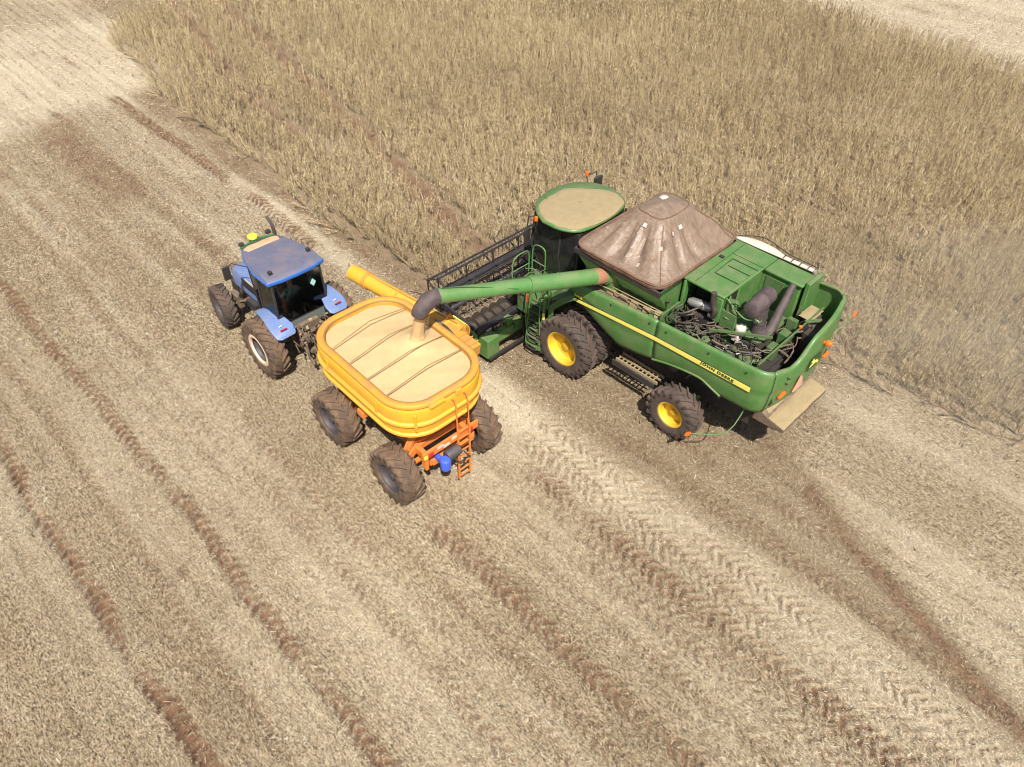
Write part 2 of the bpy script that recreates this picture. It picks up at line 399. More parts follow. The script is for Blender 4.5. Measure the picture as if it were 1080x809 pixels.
b = MB(); b.box((.9,-5.83,2.50),(1.15,-5.76,2.56)); b.build('reflector', 'orange_light', tail, bevel=.01)
b = MB(); b.tube([(.30,-5.86,3.4),(.30,-5.95,3.42)], .05, 10); b.lathe([(0,.075),(-.06,.08),(-.11,.06),(-.13,.001)], 16, 'y', (.30,-5.93,3.43)); b.build('lamp', 'orange_light', tail)
b = MB(); b.tube([(1.05,-5.80,3.62),(1.05,-5.86,3.62)], .03, 8); b.tube([(-1.0,-5.78,3.05),(-1.0,-5.85,3.05)], .02, 8); b.tube([(-1.02,-5.77,2.9),(-1.02,-5.84,2.9)], .02, 8); each(b, 'latch', 'dark', tail)
b = MB()
for y, z in ((-1.2,2.95),(-2.4,3.05),(-2.9,3.06),(-4.1,3.15),(-5.1,3.2)): b.lathe([(0,.028),(-.012,.024),(-.014,.001)], 12, 'x', (-1.692,y,z))
each(b, 'panel_fastener', 'black', C)
# straw chopper hood with settled chaff
b = MB(); b.prism([(-5.30,1.95),(-5.62,1.72),(-6.12,1.62),(-6.14,1.50),(-5.6,1.45),(-5.30,1.45)], -1.05, 1.0, 'x'); ch = b.build('chopper_hood', 'grime', C, bevel=.02)
def blanket(x0, x1, y0, y1, zf, n=24, m=16, amp=.03):
    G = []
    for i in range(n+1):
        r = []
        for j in range(m+1):
            x = x0+(x1-x0)*i/n; y = y0+(y1-y0)*j/m
            e = min(i, n-i)/3; f = min(j, m-j)/3; e = min(1, e, f)
            r.append((x + random.uniform(-.01,.01), y + random.uniform(-.01,.01), zf(x, y) + .003 + amp*e*(1+.8*math.sin(x*5)*math.cos(y*7)) + random.uniform(-.004,.004)))
        G.append(r)
    return MB().grid(G)
blanket(-1.04, .99, -6.13, -5.68, lambda x, y: 1.72+(y+5.62)*.2, amp=.02).build('chaff_layer', 'chaff', ch, smooth=60)
blanket(-.9, .9, -5.62, -5.45, lambda x, y: 1.72+(y+5.62)*.72, 18, 8, .015).build('chaff_layer', 'chaff', ch, smooth=60)
b = MB()
for x in (-.5, .5): b.lathe([(0,.34),(.03,.36),(.06,.3),(.08,.001)], 24, 'z', (x, -5.75, 1.25)); b.tube([(x,-5.75,1.3),(x,-5.75,1.5)], .05, 8)
b.build('spreader', 'grime', C)
# marker arms with orange ends
def marker(s, a, m1, e):
    b = MB(); b.tube([a, m1, e], .014, 6, 4); o = b.build('marker_arm', 'aug_green', C)
    b = MB(); b.bar(Vector(e)-Vector((s*.02,0,.02)), Vector(e)+Vector((s*.16, .02, .06)), .05, .10); b.build('marker_tip', 'orange_light', o, bevel=.01)
marker(-1, (-1.2,-5.2,2.2), (-1.9,-5.15,1.45), (-2.35,-4.45,1.2))
marker(1, (1.5,-5.5,2.6), (1.85,-5.6,2.75), (2.2,-5.75,3.05))

# ---------------- tank and cover
b = MB(); b.prism([(-1.62,3.98),(1.62,3.98),(1.62,3.88),(1.12,3.15),(1.12,2.6),(-1.12,2.6),(-1.12,3.15),(-1.62,3.88)], -2.5, .17, 'y'); b.build('grain_tank', 'green', C, bevel=.02)
b = MB(); b.box((-1.64,-2.5,3.82),(1.64,.2,3.98)); b.build('tank_rim', 'black', C, bevel=.02)
# tarp : square base to a rounded peak
def tarp():
    G = []; nr, na = 26, 96
    cx_, cy_ = .0, -1.16
    for i in range(nr+1):
        t = i/nr; row = []
        for k in range(na):
            a = 2*PI*k/na; ca, sa = math.cos(a), math.sin(a)
            q = (abs(ca)**9+abs(sa)**9)**(-1/9)
            bx, by = 1.68*ca*q, 1.37*sa*q
            q2 = (abs(ca)**4+abs(sa)**4)**(-1/4)
            px, py = .70*ca*q2+.05, .50*sa*q2
            if t < .78:
                s = t/.78; x = bx+(px-bx)*s**.95; y = by+(py-by)*s**.95
                z = 4.10 + .93*(s**1.12)
                # folds radiating from the peak, tighter at the corners
                fold = .045*math.sin(a*14+.8*math.sin(a*3)+s*2)*math.sin(PI*min(1,s*1.1)) + .018*math.sin(a*31+2+3*s)*math.sin(PI*s) + .012*math.sin(a*53+5*s)*math.sin(PI*s)
                corner = abs(math.sin(2*a))**6
                sag = -.10*math.sin(PI*s)*(1-corner)
                z += sag + fold*1.1
                x += fold*ca; y += fold*sa
            else:
                s = (t-.78)/.22; x = px*(1-s); y = py*(1-s); z = 5.03 + .14*math.sin(s*PI/2)**1.3 + .012*math.sin(a*5)*(1-s)
                x += .05*s
            row.append((cx_+x, cy_+y, z))
        row.append(row[0]); G.append(row)
    # hem hanging below
    hem = []
    for dz, o in ((-.16, -.03), (-.10, 0), (-.03, .015)):
        row = []
        for k in range(na):
            a = 2*PI*k/na; ca, sa = math.cos(a), math.sin(a); q = (abs(ca)**9+abs(sa)**9)**(-1/9)
            row.append((cx_+(1.68+o)*ca*q, cy_+(1.37+o)*sa*q, 4.10+dz+.012*math.sin(a*23)))
        row.append(row[0]); hem.append(row)
    b = MB(); b.grid(hem + G[:1]); h = b
    b2 = MB(); b2.grid(G)
    o = b2.build('tank_cover', 'tarp', C, smooth=80)
    h.build('hem', 'tarp_hem', o, smooth=80, solid=.01)
    r = MB(); r.tube([(p[0]*1.004, p[1]+0, p[2]+.01) for p in G[0][:-1]], .028, 6, closed=True); r.build('hem_rope', 'tarp_hem', o)
    # seam ropes along the hips
    for a in (46, 134, 226, 314):
        k = int(a/360*na); r = MB(); r.tube([Vector(G[i][k])+Vector((0,0,.012)) for i in range(0, int(nr*.8))], .013, 5); r.build('hip_seam', 'tarp_hem', o)
    ip = int(nr*.78)+1; r = MB(); r.tube([Vector(p)+Vector((0,0,.01)) for p in G[ip][:-1]], .014, 5, closed=True); r.build('peak_rope', 'tarp_hem', o)
    for a, t in ((240, 16), (228, 12), (190, 18), (205, 5), (262, 17)):
        k = int(a/360*na); p = Vector(G[t][k]); n = (Vector(G[t][k+1])-p).cross(Vector(G[t+1][k])-p).normalized()
        if n.z < 0: n = -n
        u = (Vector(G[t][k+1])-p).normalized()*.05; v = n.cross(u).normalized()*.05
        w = MB(); pc = p+n*.03; w.loft([[pc-u-v, pc+u-v, pc+u+v, pc-u+v], [pc-u-v+n*.008, pc+u-v+n*.008, pc+u+v+n*.008, pc-u+v+n*.008]]); w.build('patch', 'white', o)
    w = MB(); w.grid([[(.10+x*.26 + y*.04, -1.08+y*.20, 5.175-.10*(x-.4)**2-.10*(y-.45)**2) for y in (0,.2,.4,.6,.8,1) if True] for x in (0,.25,.5,.75,1)]); w.build('patch', 'white', o, solid=.008)
tarp()
# tank side ledge, junk and rails beside the auger foot
b = MB(); b.box((-1.58,-2.6,2.95),(-1.0,.05,3.0)); b.build('side_ledge', 'grime', C)
b = MB(); b.tube([(-1.50,-.55,3.17),(-1.50,-2.6,3.32)], .02, 6); b.tube([(-1.38,-.6,3.2),(-1.4,-2.6,3.3)], .015, 6)
for k in range(5): b.box((-1.48+.06*(k%2),-.85-.36*k,3.02),(-1.22,-1.05-.36*k,3.14), rot=(0,0,8*k))
b.build('ledge_fittings', 'chaff', C, bevel=.01)

# ---------------- engine deck
b = MB(); b.box((-.80,-3.72,4.0),(1.56,-2.56,4.08)); b.box((.92,-4.76,4.0),(1.56,-3.723,4.08)); b.box((-.1,-3.70,3.0),(.92,-2.6,3.998)); b.box((.98,-4.7,2.8),(1.5,-2.6,3.998)); b.box((-.80,-3.70,3.3),(-.62,-3.5,3.998)); b.box((-.80,-2.66,3.1),(-.6,-2.57,3.998)); dk = b.build('engine_deck', 'green', C, bevel=.03)
b = MB(); b.box((-.12,-3.66,4.082),(.66,-2.98,4.098)); b.box((-.12,-3.64,4.098),(.30,-3.05,4.106)); b.build('hatch', 'green', dk, bevel=.004)
b = MB()
def ln(x0,y0,x1,y1,z=4.085,w=.018): b.bar((x0,y0,z),(x1,y1,z),w,.012)
ln(-.14,-3.0,.68,-2.96,4.10); ln(.68,-2.96,.68,-3.68,4.10); ln(-.14,-3.0,-.14,-3.66,4.10,.012); ln(.33,-3.05,.33,-3.66,4.112); ln(-.75,-2.86,1.5,-2.80,4.085,.008); ln(.9,-2.8,.9,-3.7,4.085,.008); ln(.76,-3.74,1.5,-3.74,4.085,.008)
b.build('deck_seam', 'letter', dk, smooth=0)
b = MB(); b.box((.52,-2.78,4.08),(.60,-2.66,4.12)); b.build('hinge', 'dark', dk)
# housing right of the air intake and its rear post
b = MB(); b.prism([(-4.78,2.7),(-4.90,2.7),(-4.90,4.16),(-4.78,4.16)], 1.0, 1.66, 'x'); b.build('rear_post', 'green', C, bevel=.02)
b = MB(); b.box((.955,-4.3,3.0),(.975,-3.80,3.9)); b.build('screen_panel', 'green2', C, bevel=.01)
# white curved guard on the right
G = []
for i in range(25):
    q = i/24; y = -2.48 - 2.2*q; bul = .20*math.sin(min(1, q/.62)*PI)**.8 if q < .62 else .02; z = 4.10 + .05*q
    G.append([(1.54, y, z), (1.60+bul*.5, y, z+.03), (1.66+bul*.9, y, z+.01), (1.70+bul, y, z-.06), (1.70+bul, y, z-.28)])
b = MB(); b.grid(G); wg = b.build('side_guard', 'white', C, solid=.02)
b = MB()
for q in (.62,.72,.82,.92,.99): y = -2.48-2.2*q; b.tube([(1.54,y,4.15),(1.64,y,4.18),(1.71,y,4.15),(1.73,y,3.9)], .014, 5)
b.tube([(1.60,-2.5,4.14),(1.90,-2.9,4.17),(1.95,-3.25,4.17),(1.72,-3.9,4.2),(1.70,-4.7,4.2)], .012, 5, 4)
b.build('guard_wire', 'dark', wg)
# recess floor and bay walls
b = MB(); b.box((-.6,-4.75,3.12),(.75,-3.74,3.2)); b.box((-1.55,-2.62,2.95),(-.8,-2.56,3.35)); b.box((-1.55,-2.56,2.95),(-1.0,-2.2,3.1)); each(b, 'bay_plate', 'green2', C, bevel=.01)
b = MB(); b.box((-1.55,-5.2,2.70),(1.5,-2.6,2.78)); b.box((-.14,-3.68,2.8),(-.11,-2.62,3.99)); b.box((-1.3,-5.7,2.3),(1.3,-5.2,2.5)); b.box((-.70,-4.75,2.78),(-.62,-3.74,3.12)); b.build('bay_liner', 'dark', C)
# air cleaner
b = MB(); b.lathe([(-.56,.001),(-.56,.15),(-.53,.20),(-.10,.21),(-.08,.225),(-.04,.225),(-.02,.21),(.32,.205),(.36,.17),(.37,.001)], 32, 'x'); pc = b.build('air_cleaner', 'rubber', C, loc=(-.30,-4.40,4.12), rot=(0,0,R_(4)))
b = MB(); b.tube([(-.26,-4.42,4.05),(-.25,-4.47,3.2)], .155, 20); b.lathe([(0,.17),(.03,.18),(.06,.17)], 24, 'z', (-.25,-4.46,3.5)); b.build('intake_elbow', 'rubber', pc.parent)
b = MB(); b.tube([(-.25,-4.47,3.28),(-.18,-4.58,3.12),(.05,-4.64,3.12),(.42,-4.6,3.55),(.86,-4.55,4.06)], [.16,.155,.135,.11,.085], 16, 5); b.build('intake_duct', 'rubber', C)
# muffler and stack
b = MB(); b.lathe([(-.33,.001),(-.33,.09),(-.30,.115),(.25,.115),(.30,.08),(.33,.07)], 20, 'y'); b.lathe([(-.1,.12),(-.09,.125),(-.06,.125),(-.05,.12)], 20, 'y'); b.build('muffler', 'steel', C, loc=(-.66,-3.10,3.46), rot=(0,0,R_(14)))
b = MB(); b.tube([(-.78,-3.40,3.40),(-.76,-3.52,3.42),(-.80,-3.56,3.6),(-.84,-3.50,3.8),(-.86,-3.46,4.12)], [.07,.085,.085,.075,.07], 14, 5); b.build('exhaust_stack', 'hose', C)
b = MB(); b.box((-.75,-3.45,2.8),(-.2,-2.72,3.2)); b.build('engine_block', 'dark', C, bevel=.03)
# reservoir
b = MB(); b.lathe([(0,.001),(0,.11),(.03,.13),(.2,.13),(.24,.09),(.26,.04),(.30,.04),(.30,.001)], 16, 'z', (-.62,-4.22,3.2)); b.box((-.85,-4.32,3.1),(-.62,-4.14,3.3)); b.build('coolant_tank', 'white', C, bevel=.02)
# engine clutter : green castings, hoses, brackets
rr = random.Random(5)
b = MB()
for k in range(46):
    x = rr.uniform(-1.45,-.75); y = rr.uniform(-5.0,-2.75); z = rr.uniform(2.8,3.12)
    sx, sy, sz = rr.uniform(.04,.13), rr.uniform(.05,.16), rr.uniform(.04,.16)
    if y > -3.7: x = min(x, -1.12)
    if rr.random() < .5: b.box((x-sx/2,y-sy/2,z-sz/2),(x+sx/2,y+sy/2,z+sz/2), rot=(rr.uniform(-20,20),rr.uniform(-20,20),rr.uniform(0,90)))
    else: b.lathe([(-sz/2,.001),(-sz/2,sx*.6),(sz/2,sx*.6),(sz/2+.01,sx*.3),(sz/2+.01,.001)], 14, rr.choice('xyz'), (x,y,z))
b.lathe([(-.06,.001),(-.06,.13),(.02,.14),(.05,.10),(.05,.001)], 20, 'z', (-1.28,-4.78,3.2)); b.lathe([(-.05,.001),(-.05,.10),(.02,.11),(.04,.001)], 20, 'z', (-1.3,-3.75,3.12)); b.box((-.75,-4.1,2.8),(-.62,-3.7,3.7)); b.box((-.72,-3.98,3.5),(-.5,-3.76,3.95), rot=(0,0,14)); b.box((-1.5,-4.98,2.8),(-1.3,-4.85,3.25))
b.box((.1,-5.1,2.8),(.35,-4.85,3.2)); b.box((-.5,-5.1,2.8),(-.2,-4.9,3.15)); b.box((.5,-5.05,2.85),(.62,-4.8,3.4))
each(b, 'engine_casting', 'green2', C, bevel=.012)
def squiggles(n, seed, xr, yr, zr, rad, name, mat):
    rg = random.Random(seed); b = MB()
    for k in range(n):
        p = Vector((rg.uniform(*xr), rg.uniform(*yr), rg.uniform(*zr))); d = Vector((rg.uniform(-1,1), rg.uniform(-1,1), rg.uniform(-.4,.6))).normalized(); P = [p.copy()]
        for q in range(rg.randint(2,4)):
            d = (d + Vector((rg.uniform(-1,1), rg.uniform(-1,1), rg.uniform(-.6,.6)))*.75).normalized(); p = p + d*rg.uniform(.12,.28)
            p.x = min(max(p.x, xr[0]), xr[1]); p.y = min(max(p.y, yr[0]), yr[1]); p.z = min(max(p.z, zr[0]), zr[1]+.08); P.append(p.copy())
        b.tube(P, rg.uniform(*rad), 6, 4)
    return each(b, name, mat, C)
squiggles(60, 3, (-1.5,-.65), (-5.0,-2.75), (2.95,3.28), (.012,.026), 'hose', 'hose')
squiggles(7, 4, (-1.5,-.9), (-5.0,-2.75), (3.0,3.25), (.008,.016), 'steel_pipe', 'steel')
squiggles(26, 9, (-1.5,-.5), (-5.1,-2.75), (2.95,3.22), (.010,.022), 'rusty_pipe', 'grime')
squiggles(14, 8, (-.5,1.2), (-5.4,-4.85), (2.9,3.4), (.012,.03), 'rear_pipe', 'grime')
squiggles(9, 12, (-.78,-.5), (-4.6,-3.75), (3.3,4.0), (.014,.024), 'deck_pipe', 'aug_green')
squiggles(8, 21, (-1.45,-.95), (-3.3,-2.6), (3.1,3.6), (.018,.03), 'hose', 'hose')
b = MB(); b.tube([(-1.3,-5.15,3.22),(1.35,-5.25,3.50)], .028, 8); b.tube([(-1.3,-5.05,2.9),(-1.1,-5.12,3.25)], .03, 6); b.bar((-1.15,-3.7,3.32),(-.55,-5.0,3.5),.05,.05); b.bar((.6,-5.2,3.45),(.95,-5.45,3.45),.1,.03); each(b, 'cross_tube', 'green2', C)
b = MB(); b.lathe([(-.3,.001),(-.3,.2),(.3,.2),(.3,.001)], 24, 'x', (1.0,-5.2,3.15)); b.box((.4,-5.55,2.6),(1.3,-5.3,3.3)); b.build('fan_drum', 'hose', C, bevel=.02)
b = MB(); b.lathe([(0,.04),(.05,.045),(.08,.001)], 12, 'z', (.35,-5.22,3.42)); b.build('lamp', 'orange_light', C)
blanket(.7, 1.3, -5.3, -4.96, lambda x, y: 3.45, 10, 8, .02).build('chaff_layer', 'chaff', C)

# ---------------- unloading auger
A0 = Vector((-1.28,-.82,3.48)); A1 = Vector((-5.80,.64,4.34)); d = (A1-A0)
b = MB(); b.tube([A0, A0+d*.5, A0+d*.502, A1], [.205,.205,.178,.168], 28); 
au = b.build('unloading_auger', 'aug_green', C, smooth=50)
b = MB(); b.tube([A0-d*.02, A0+d*.004, A0+d*.035], [.20,.222,.222], 24); b.tube([A0+d*.052, A0+d*.055, A0+d*.115, A0+d*.118], [.20,.2085,.2085,.20], 24); b.build('worn_band', 'worn', au, smooth=50)
b = MB(); b.tube([A0+d*.495, A0+d*.51], .21, 28); b.tube([A0+d*.985, A0+d*1.0], .185, 28); b.tube([A0+d*.03, A0+d*.045], .235, 28); b.build('flange', 'aug_green', au)
b = MB(); b.tube([A0+Vector((0,.21,.06)), A0+d*.5+Vector((0,.22,.10)), A1+Vector((0,.17,.05))], .014, 6); b.tube([A0+d*.6+Vector((.02,-.19,.03)), A0+d*.85+Vector((0,-.05,.185)), A1+Vector((0,.05,.18))], .01, 6, 4)
b.build('auger_cable', 'letter', au)
b = MB(); b.tube([A1-d*.012, A1+Vector((-.10,.02,.00)), A1+Vector((-.28,.06,-.08)), A1+Vector((-.44,.09,-.24)), A1+Vector((-.52,.10,-.36))], [.18,.192,.20,.19,.155], 24, 4, cap=False); b.build('spout', 'rubber', au, smooth=60, solid=.012)
b = MB(); b.tube([(-1.2,-.8,2.7),(-1.22,-.8,3.2),(-1.28,-.82,3.5)], .23, 24, 3); b.lathe([(-.06,.26),(.0,.27),(.05,.26)], 24, 'z', (-1.22,-.8,3.15)); b.build('auger_elbow', 'green', C)

# ---------------- cab
b = MB()
def ring(z, xs, y0, y1, r=.25, n=6):
    out = []
    for (cx_, cy_, a0) in ((xs-r, y1-r, 0), (-xs+r, y1-r, 90), (-xs+r, y0+r, 180), (xs-r, y0+r, 270)):
        for k in range(n): a = R_(a0+90*k/(n-1)); out.append((cx_+r*math.cos(a), cy_+r*math.sin(a), z))
    return out
b.loft([ring(1.95,.82,.62,2.0), ring(2.5,.95,.55,2.25), ring(3.1,1.0,.55,2.38), ring(3.84,.98,.55,2.25)]); cab = b.build('cab', 'glass_dark', C, smooth=50)
b = MB()
for sx in (-1,1):
    b.tube([(sx*.80,.66,1.95),(sx*.97,.60,2.8),(sx*.96,.60,3.85)], .035, 6); b.tube([(sx*.80,1.95,1.95),(sx*.97,2.3,2.8),(sx*.95,2.2,3.85)], .035, 6); b.tube([(sx*.86,1.2,1.95),(sx*1.0,1.25,2.9),(sx*1.0,1.2,3.85)], .03, 6)
b.build('window_frame', 'black', cab)
b = MB(); b.loft([ring(1.75,.85,.6,2.0), ring(1.97,.86,.58,2.02)]); b.build('cab_floor', 'green2', cab)
# roof
RP = [(-1.30,1.62),(-1.05,2.1),(-.62,2.46),(0,2.60),(.62,2.52),(1.12,2.2),(1.36,1.72),(1.34,1.15),(1.05,.72),(.5,.52),(-.35,.50),(-.95,.62),(-1.25,1.05)]
def rsec(f, z):
    P = cr([(x*f, 1.5+(y-1.5)*f, z) for x, y in RP] + [(RP[0][0]*f, 1.5+(RP[0][1]-1.5)*f, z)], 4)[:-1]; return P
b = MB(); b.loft([rsec(.93,3.86), rsec(1.0,3.895), rsec(1.005,3.93), rsec(.97,3.975), rsec(.6,4.03), rsec(.2,4.045)]); rf = b.build('cab_roof', 'green', C, smooth=60)
G = []
rg = random.Random(3)
for i in range(13):
    f = .001+.985*i/12; row = []
    P = rsec(f, 0)
    for k, p in enumerate(P):
        a = math.atan2(p.y-1.5, p.x); cut = 1 - .36*max(0, math.cos(a-R_(48)))**1.3*(.8+.25*math.sin(4*a)) - .02 - .035*abs(math.sin(5*a))*math.sin(2*a)**2
        ff = cut; zz = float(np.interp(f*ff, [0,.2,.6,.94,1], [4.05,4.049,4.035,3.988,3.955])) + (.018 if i < 12 else -.002)
        row.append((p.x*ff + rg.uniform(-.01,.01), 1.5+(p.y-1.5)*ff - .04, zz))
    row.append(row[0]); G.append(row)
MB().grid(G).build('chaff_layer', 'chaff', rf, smooth=70)
b = MB(); b.tube([(-.5,2.2,4.0),(-.55,2.25,4.55)], .008, 5); b.tube([(.2,2.45,3.98),(.2,2.45,4.1)], .02, 6); b.build('aerial', 'aug_green', rf)
b = MB(); b.lathe([(0,.05),(.02,.055),(.11,.05),(.14,.001)], 14, 'z', (1.32,2.35,4.02)); b.build('beacon', 'orange_light', rf)
b = MB(); b.lathe([(0,.05),(.02,.055),(.11,.05),(.14,.001)], 14, 'z', (-1.30,1.85,3.86)); b.build('beacon', 'orange_light', rf)
b = MB(); b.tube([(1.15,2.15,3.9),(1.32,2.35,4.0),(1.75,2.35,4.0),(1.78,2.3,3.6)], .022, 6); b.box((1.62,2.24,3.35),(1.94,2.32,3.85)); b.build('mirror', 'black', cab, bevel=.02)
b = MB(); b.tube([(-1.0,2.1,3.8),(-1.12,2.3,3.7),(-1.15,2.3,3.4)], .022, 6); b.box((-1.26,2.26,2.8),(-1.06,2.32,3.35)); b.build('mirror', 'black', cab, bevel=.02)
b = MB(); b.box((-1.0,.50,3.58),(-.78,.56,3.66)); b.build('side_lamp', 'orange_light', cab)
# platform, rails, ladder
b = MB(); b.box((-1.95,.60,1.86),(-.85,2.15,1.94)); pf = b.build('platform', 'green2', C, bevel=.01)
b = MB()
b.tube([(-1.1,2.1,1.94),(-1.1,2.1,2.75),(-1.1,1.95,2.95),(-1.1,1.7,2.95),(-1.1,1.62,2.75),(-1.1,1.62,1.94)], .02, 7, 3); b.tube([(-1.1,2.1,2.4),(-1.1,1.62,2.4)], .015, 6)
b.tube([(-1.9,2.1,1.94),(-1.9,2.1,2.6),(-1.75,2.1,2.8),(-1.35,2.1,2.8),(-1.25,2.1,2.6),(-1.25,2.1,1.94)], .02, 7, 3); b.tube([(-1.9,2.1,2.35),(-1.25,2.1,2.35)], .015, 6)
b.tube([(-1.9,.7,1.94),(-1.92,.7,2.6),(-1.9,.95,2.75),(-1.92,1.1,2.6),(-1.92,1.1,1.94)], .018, 7, 3)
b.build('handrail', 'aug_green', pf)
b = MB(); lx = -2.02
for y in (.78, 1.30): b.bar((lx+.08,y,2.3),(lx-.06,y,.42),.045,.09,(1,0,0)); b.tube([(lx-.10,y,1.0),(lx-.15,y,1.9),(lx-.08,y,2.5),(lx+.06,y,2.4)], .016, 6, 3)
lad = b.build('ladder', 'aug_green', C)
b = MB()
for k in range(6):
    z = .47+.27*k; x = lx-.08+.028*k
    b.tube([(x+.10,.80,z),(x-.06,.84,z-.03),(x-.10,1.04,z-.05),(x-.06,1.24,z-.03),(x+.10,1.28,z)], .022, 6, 3)
each(b, 'step_tread', 'black', lad)
b = MB()
for k in range(6): z = .50+.27*k; x = lx-.08+.028*k; b.box((x-.06,.82,z-.03),(x+.08,1.26,z-.005))
each(b, 'step_plate', 'green2', lad)
b = MB(); b.box((lx-.12,1.30,1.86),(lx-.04,1.36,2.1)); b.build('reflector', 'red', lad, bevel=.01)
b = MB(); b.box((lx-.05,.70,1.55),(lx-.01,.76,1.75)); b.build('warning_label', 'stripe', lad)
b = MB(); b.prism([(.05,2.45),(-.25,2.72),(-.15,2.8),(.25,2.5),(.62,2.05),(.66,1.3),(.52,1.25),(.46,2.0)], -1.98, -1.92, 'x'); b.box((-1.95,-.05,2.42),(-1.2,.6,2.48), rot=(-28,0,0)); b.build('wheel_guard', 'green2', C, bevel=.01)
squiggles(16, 31, (-1.9,-1.0), (.55,2.0), (2.0,2.4), (.012,.024), 'platform_pipe', 'green2')
squiggles(12, 32, (-1.9,-1.0), (.3,1.8), (1.2,1.9), (.015,.03), 'hose', 'hose')
b = MB(); b.box((-1.75,.7,1.94),(-1.35,1.1,2.35)); b.box((-1.9,1.3,1.2),(-1.2,1.9,1.8)); b.build('tool_box', 'green2', C, bevel=.03)
# catwalk grate behind the front wheels
b = MB()
for y0 in np.arange(-1.45,-2.75,-.13): b.bar((-1.42,y0,1.10),(-1.12,y0,1.12),.03,.03)
b.bar((-1.42,-1.4,1.10),(-1.42,-2.78,1.10),.035,.09); b.bar((-1.27,-1.4,1.12),(-1.27,-2.78,1.12),.03,.05); b.bar((-1.12,-1.4,1.12),(-1.12,-2.78,1.12),.035,.07); st = b.build('service_step', 'chaff', C)
b = MB(); b.bar((-1.50,-1.35,1.02),(-1.50,-2.75,1.02),.05,.16); b.build('step_guard', 'black', st)

# ---------------- header
hd = MB()
HW = 3.38
hd.prism([(2.05,.25),(2.05,1.02),(2.12,1.08),(2.2,1.02),(2.2,.30),(3.9,.16),(4.3,.10),(4.3,.05),(2.05,.10)], -HW, HW, 'x')
H = hd.build('header', 'grime', C, bevel=.01)
b = MB(); b.bar((-HW,2.0,1.10),(HW,2.0,1.10),.14,.12); b.bar((-HW,2.02,.35),(HW,2.02,.35),.12,.12); b.build('header_beam', 'reel', H, bevel=.01)
for s in (-1, 1):
    b = MB(); b.prism([(1.95,.1),(1.95,1.0),(2.3,1.22),(2.9,1.05),(4.0,.75),(4.9,.28),(5.2,.08),(4.3,.04)], s*HW, s*(HW+.10), 'x'); e = b.build('end_divider', 'green', H, bevel=.02)
    b = MB(); b.box((s*HW,2.3,1.18),(s*(HW+.09),2.9,1.22)); b.build('divider_cap', 'stripe' if s < 0 else 'green', H)
b = MB(); b.lathe([(-HW+.05,.17),(HW-.05,.17)], 24, 'x', (0,2.75,.58))
for s in (-1,1):
    G = []
    for k in range(150):
        a = k*.32; x = s*(HW-.1-k*(HW-.8)/150); G.append([(x,2.75+.17*math.cos(a),.58+.17*math.sin(a)),(x+.01,2.75+.31*math.cos(a),.58+.31*math.sin(a))])
    b.grid(G)
b.build('feed_auger', 'hose', H)  # dark material stands in for the shadow lying over the auger
b = MB(); b.box((-HW+.02,4.28,.06),(HW-.02,4.36,.10))
for x in np.arange(-HW+.05,HW,.0762*2): b.prism([(4.34,.06),(4.48,.08),(4.34,.11)], x, x+.03, 'x')
b.build('cutter_bar', 'steel', H)
# crop lying on the table
rg = random.Random(8); b = MB()
for k in range(900):
    x = rg.uniform(-HW+.1,HW-.1); y = rg.uniform(2.3,4.3); z = .32-.1*(y-2.2)/2+rg.uniform(0,.22); a = rg.uniform(0,PI); l = rg.uniform(.08,.25)
    b.bar((x,y,z),(x+l*math.cos(a),y+l*math.sin(a),z+rg.uniform(-.05,.08)),.012,.006)
b.build('cut_stalks', 'chaff', H, smooth=0)
RC = Vector((0,3.72,1.38)); RR_ = .56
b = MB(); b.lathe([(-HW+.12,.11),(HW-.12,.11)], 20, 'x', RC); reel = b.build('reel', 'reel', H)
b = MB()
ang = [28+60*k for k in range(6)]
for a in ang:
    y = RC.y+RR_*math.cos(R_(a)); z = RC.z+RR_*math.sin(R_(a)); b = MB(); b.tube([(-HW+.12,y,z),(HW-.12,y,z)], .034, 8)
    b.bar((-HW+.12,y,z),(HW-.12,y,z),.085,.012)
    for x in np.arange(-HW+.2,HW-.15,.155): b.bar((x,y,z),(x,y-.03,z-.24),.012,.012)
    b.build('reel_bat', 'reel', H)
for i in range(7):
    b = MB()
    x = -HW+.14+i*(2*HW-.28)/6
    for a in ang:
        y = RC.y+RR_*math.cos(R_(a)); z = RC.z+RR_*math.sin(R_(a)); b.bar((x,RC.y,RC.z),(x,y,z),.05,.02)
        a2 = a+60; y2 = RC.y+RR_*math.cos(R_(a2)); z2 = RC.z+RR_*math.sin(R_(a2))
        if i in (0,6): b.bar((x,y,z),(x,y2,z2),.05,.02)
    b.build('reel_spider', 'reel', H)
for s in (-1,1):
    b = MB(); b.bar((s*(HW+.02),2.1,1.15),(s*(HW+.02),3.72,1.38),.07,.12); b.bar((s*(HW+.02),3.6,1.37),(s*(HW+.02),4.1,1.35),.05,.08); b.tube([(s*(HW+.02),2.3,.8),(s*(HW+.02),3.2,1.3)], .03, 8); b.build('reel_arm', 'reel', H)
b = MB(); b.loft([[(-.65,.6,1.2),(.65,.6,1.2),(.65,.6,1.85),(-.65,.6,1.85)],[(-.8,2.1,.35),(.8,2.1,.35),(.8,2.1,1.0),(-.8,2.1,1.0)]]); b.build('feeder_house', 'green2', C, bevel=.03)
b = MB(); b.box((-HW+.1,1.72,.55),(-1.0,1.96,.85)); b.box((-HW+.05,1.6,.3),(-HW+.5,1.98,.95)); b.box((-2.4,1.75,.9),(-2.2,1.95,1.15)); b.build('header_drive', 'green', H, bevel=.02)
b = MB(); b.bar((-HW+.1,1.58,.30),(-.9,1.58,.30),.08,.08); b.build('lower_tube', 'reel', H)
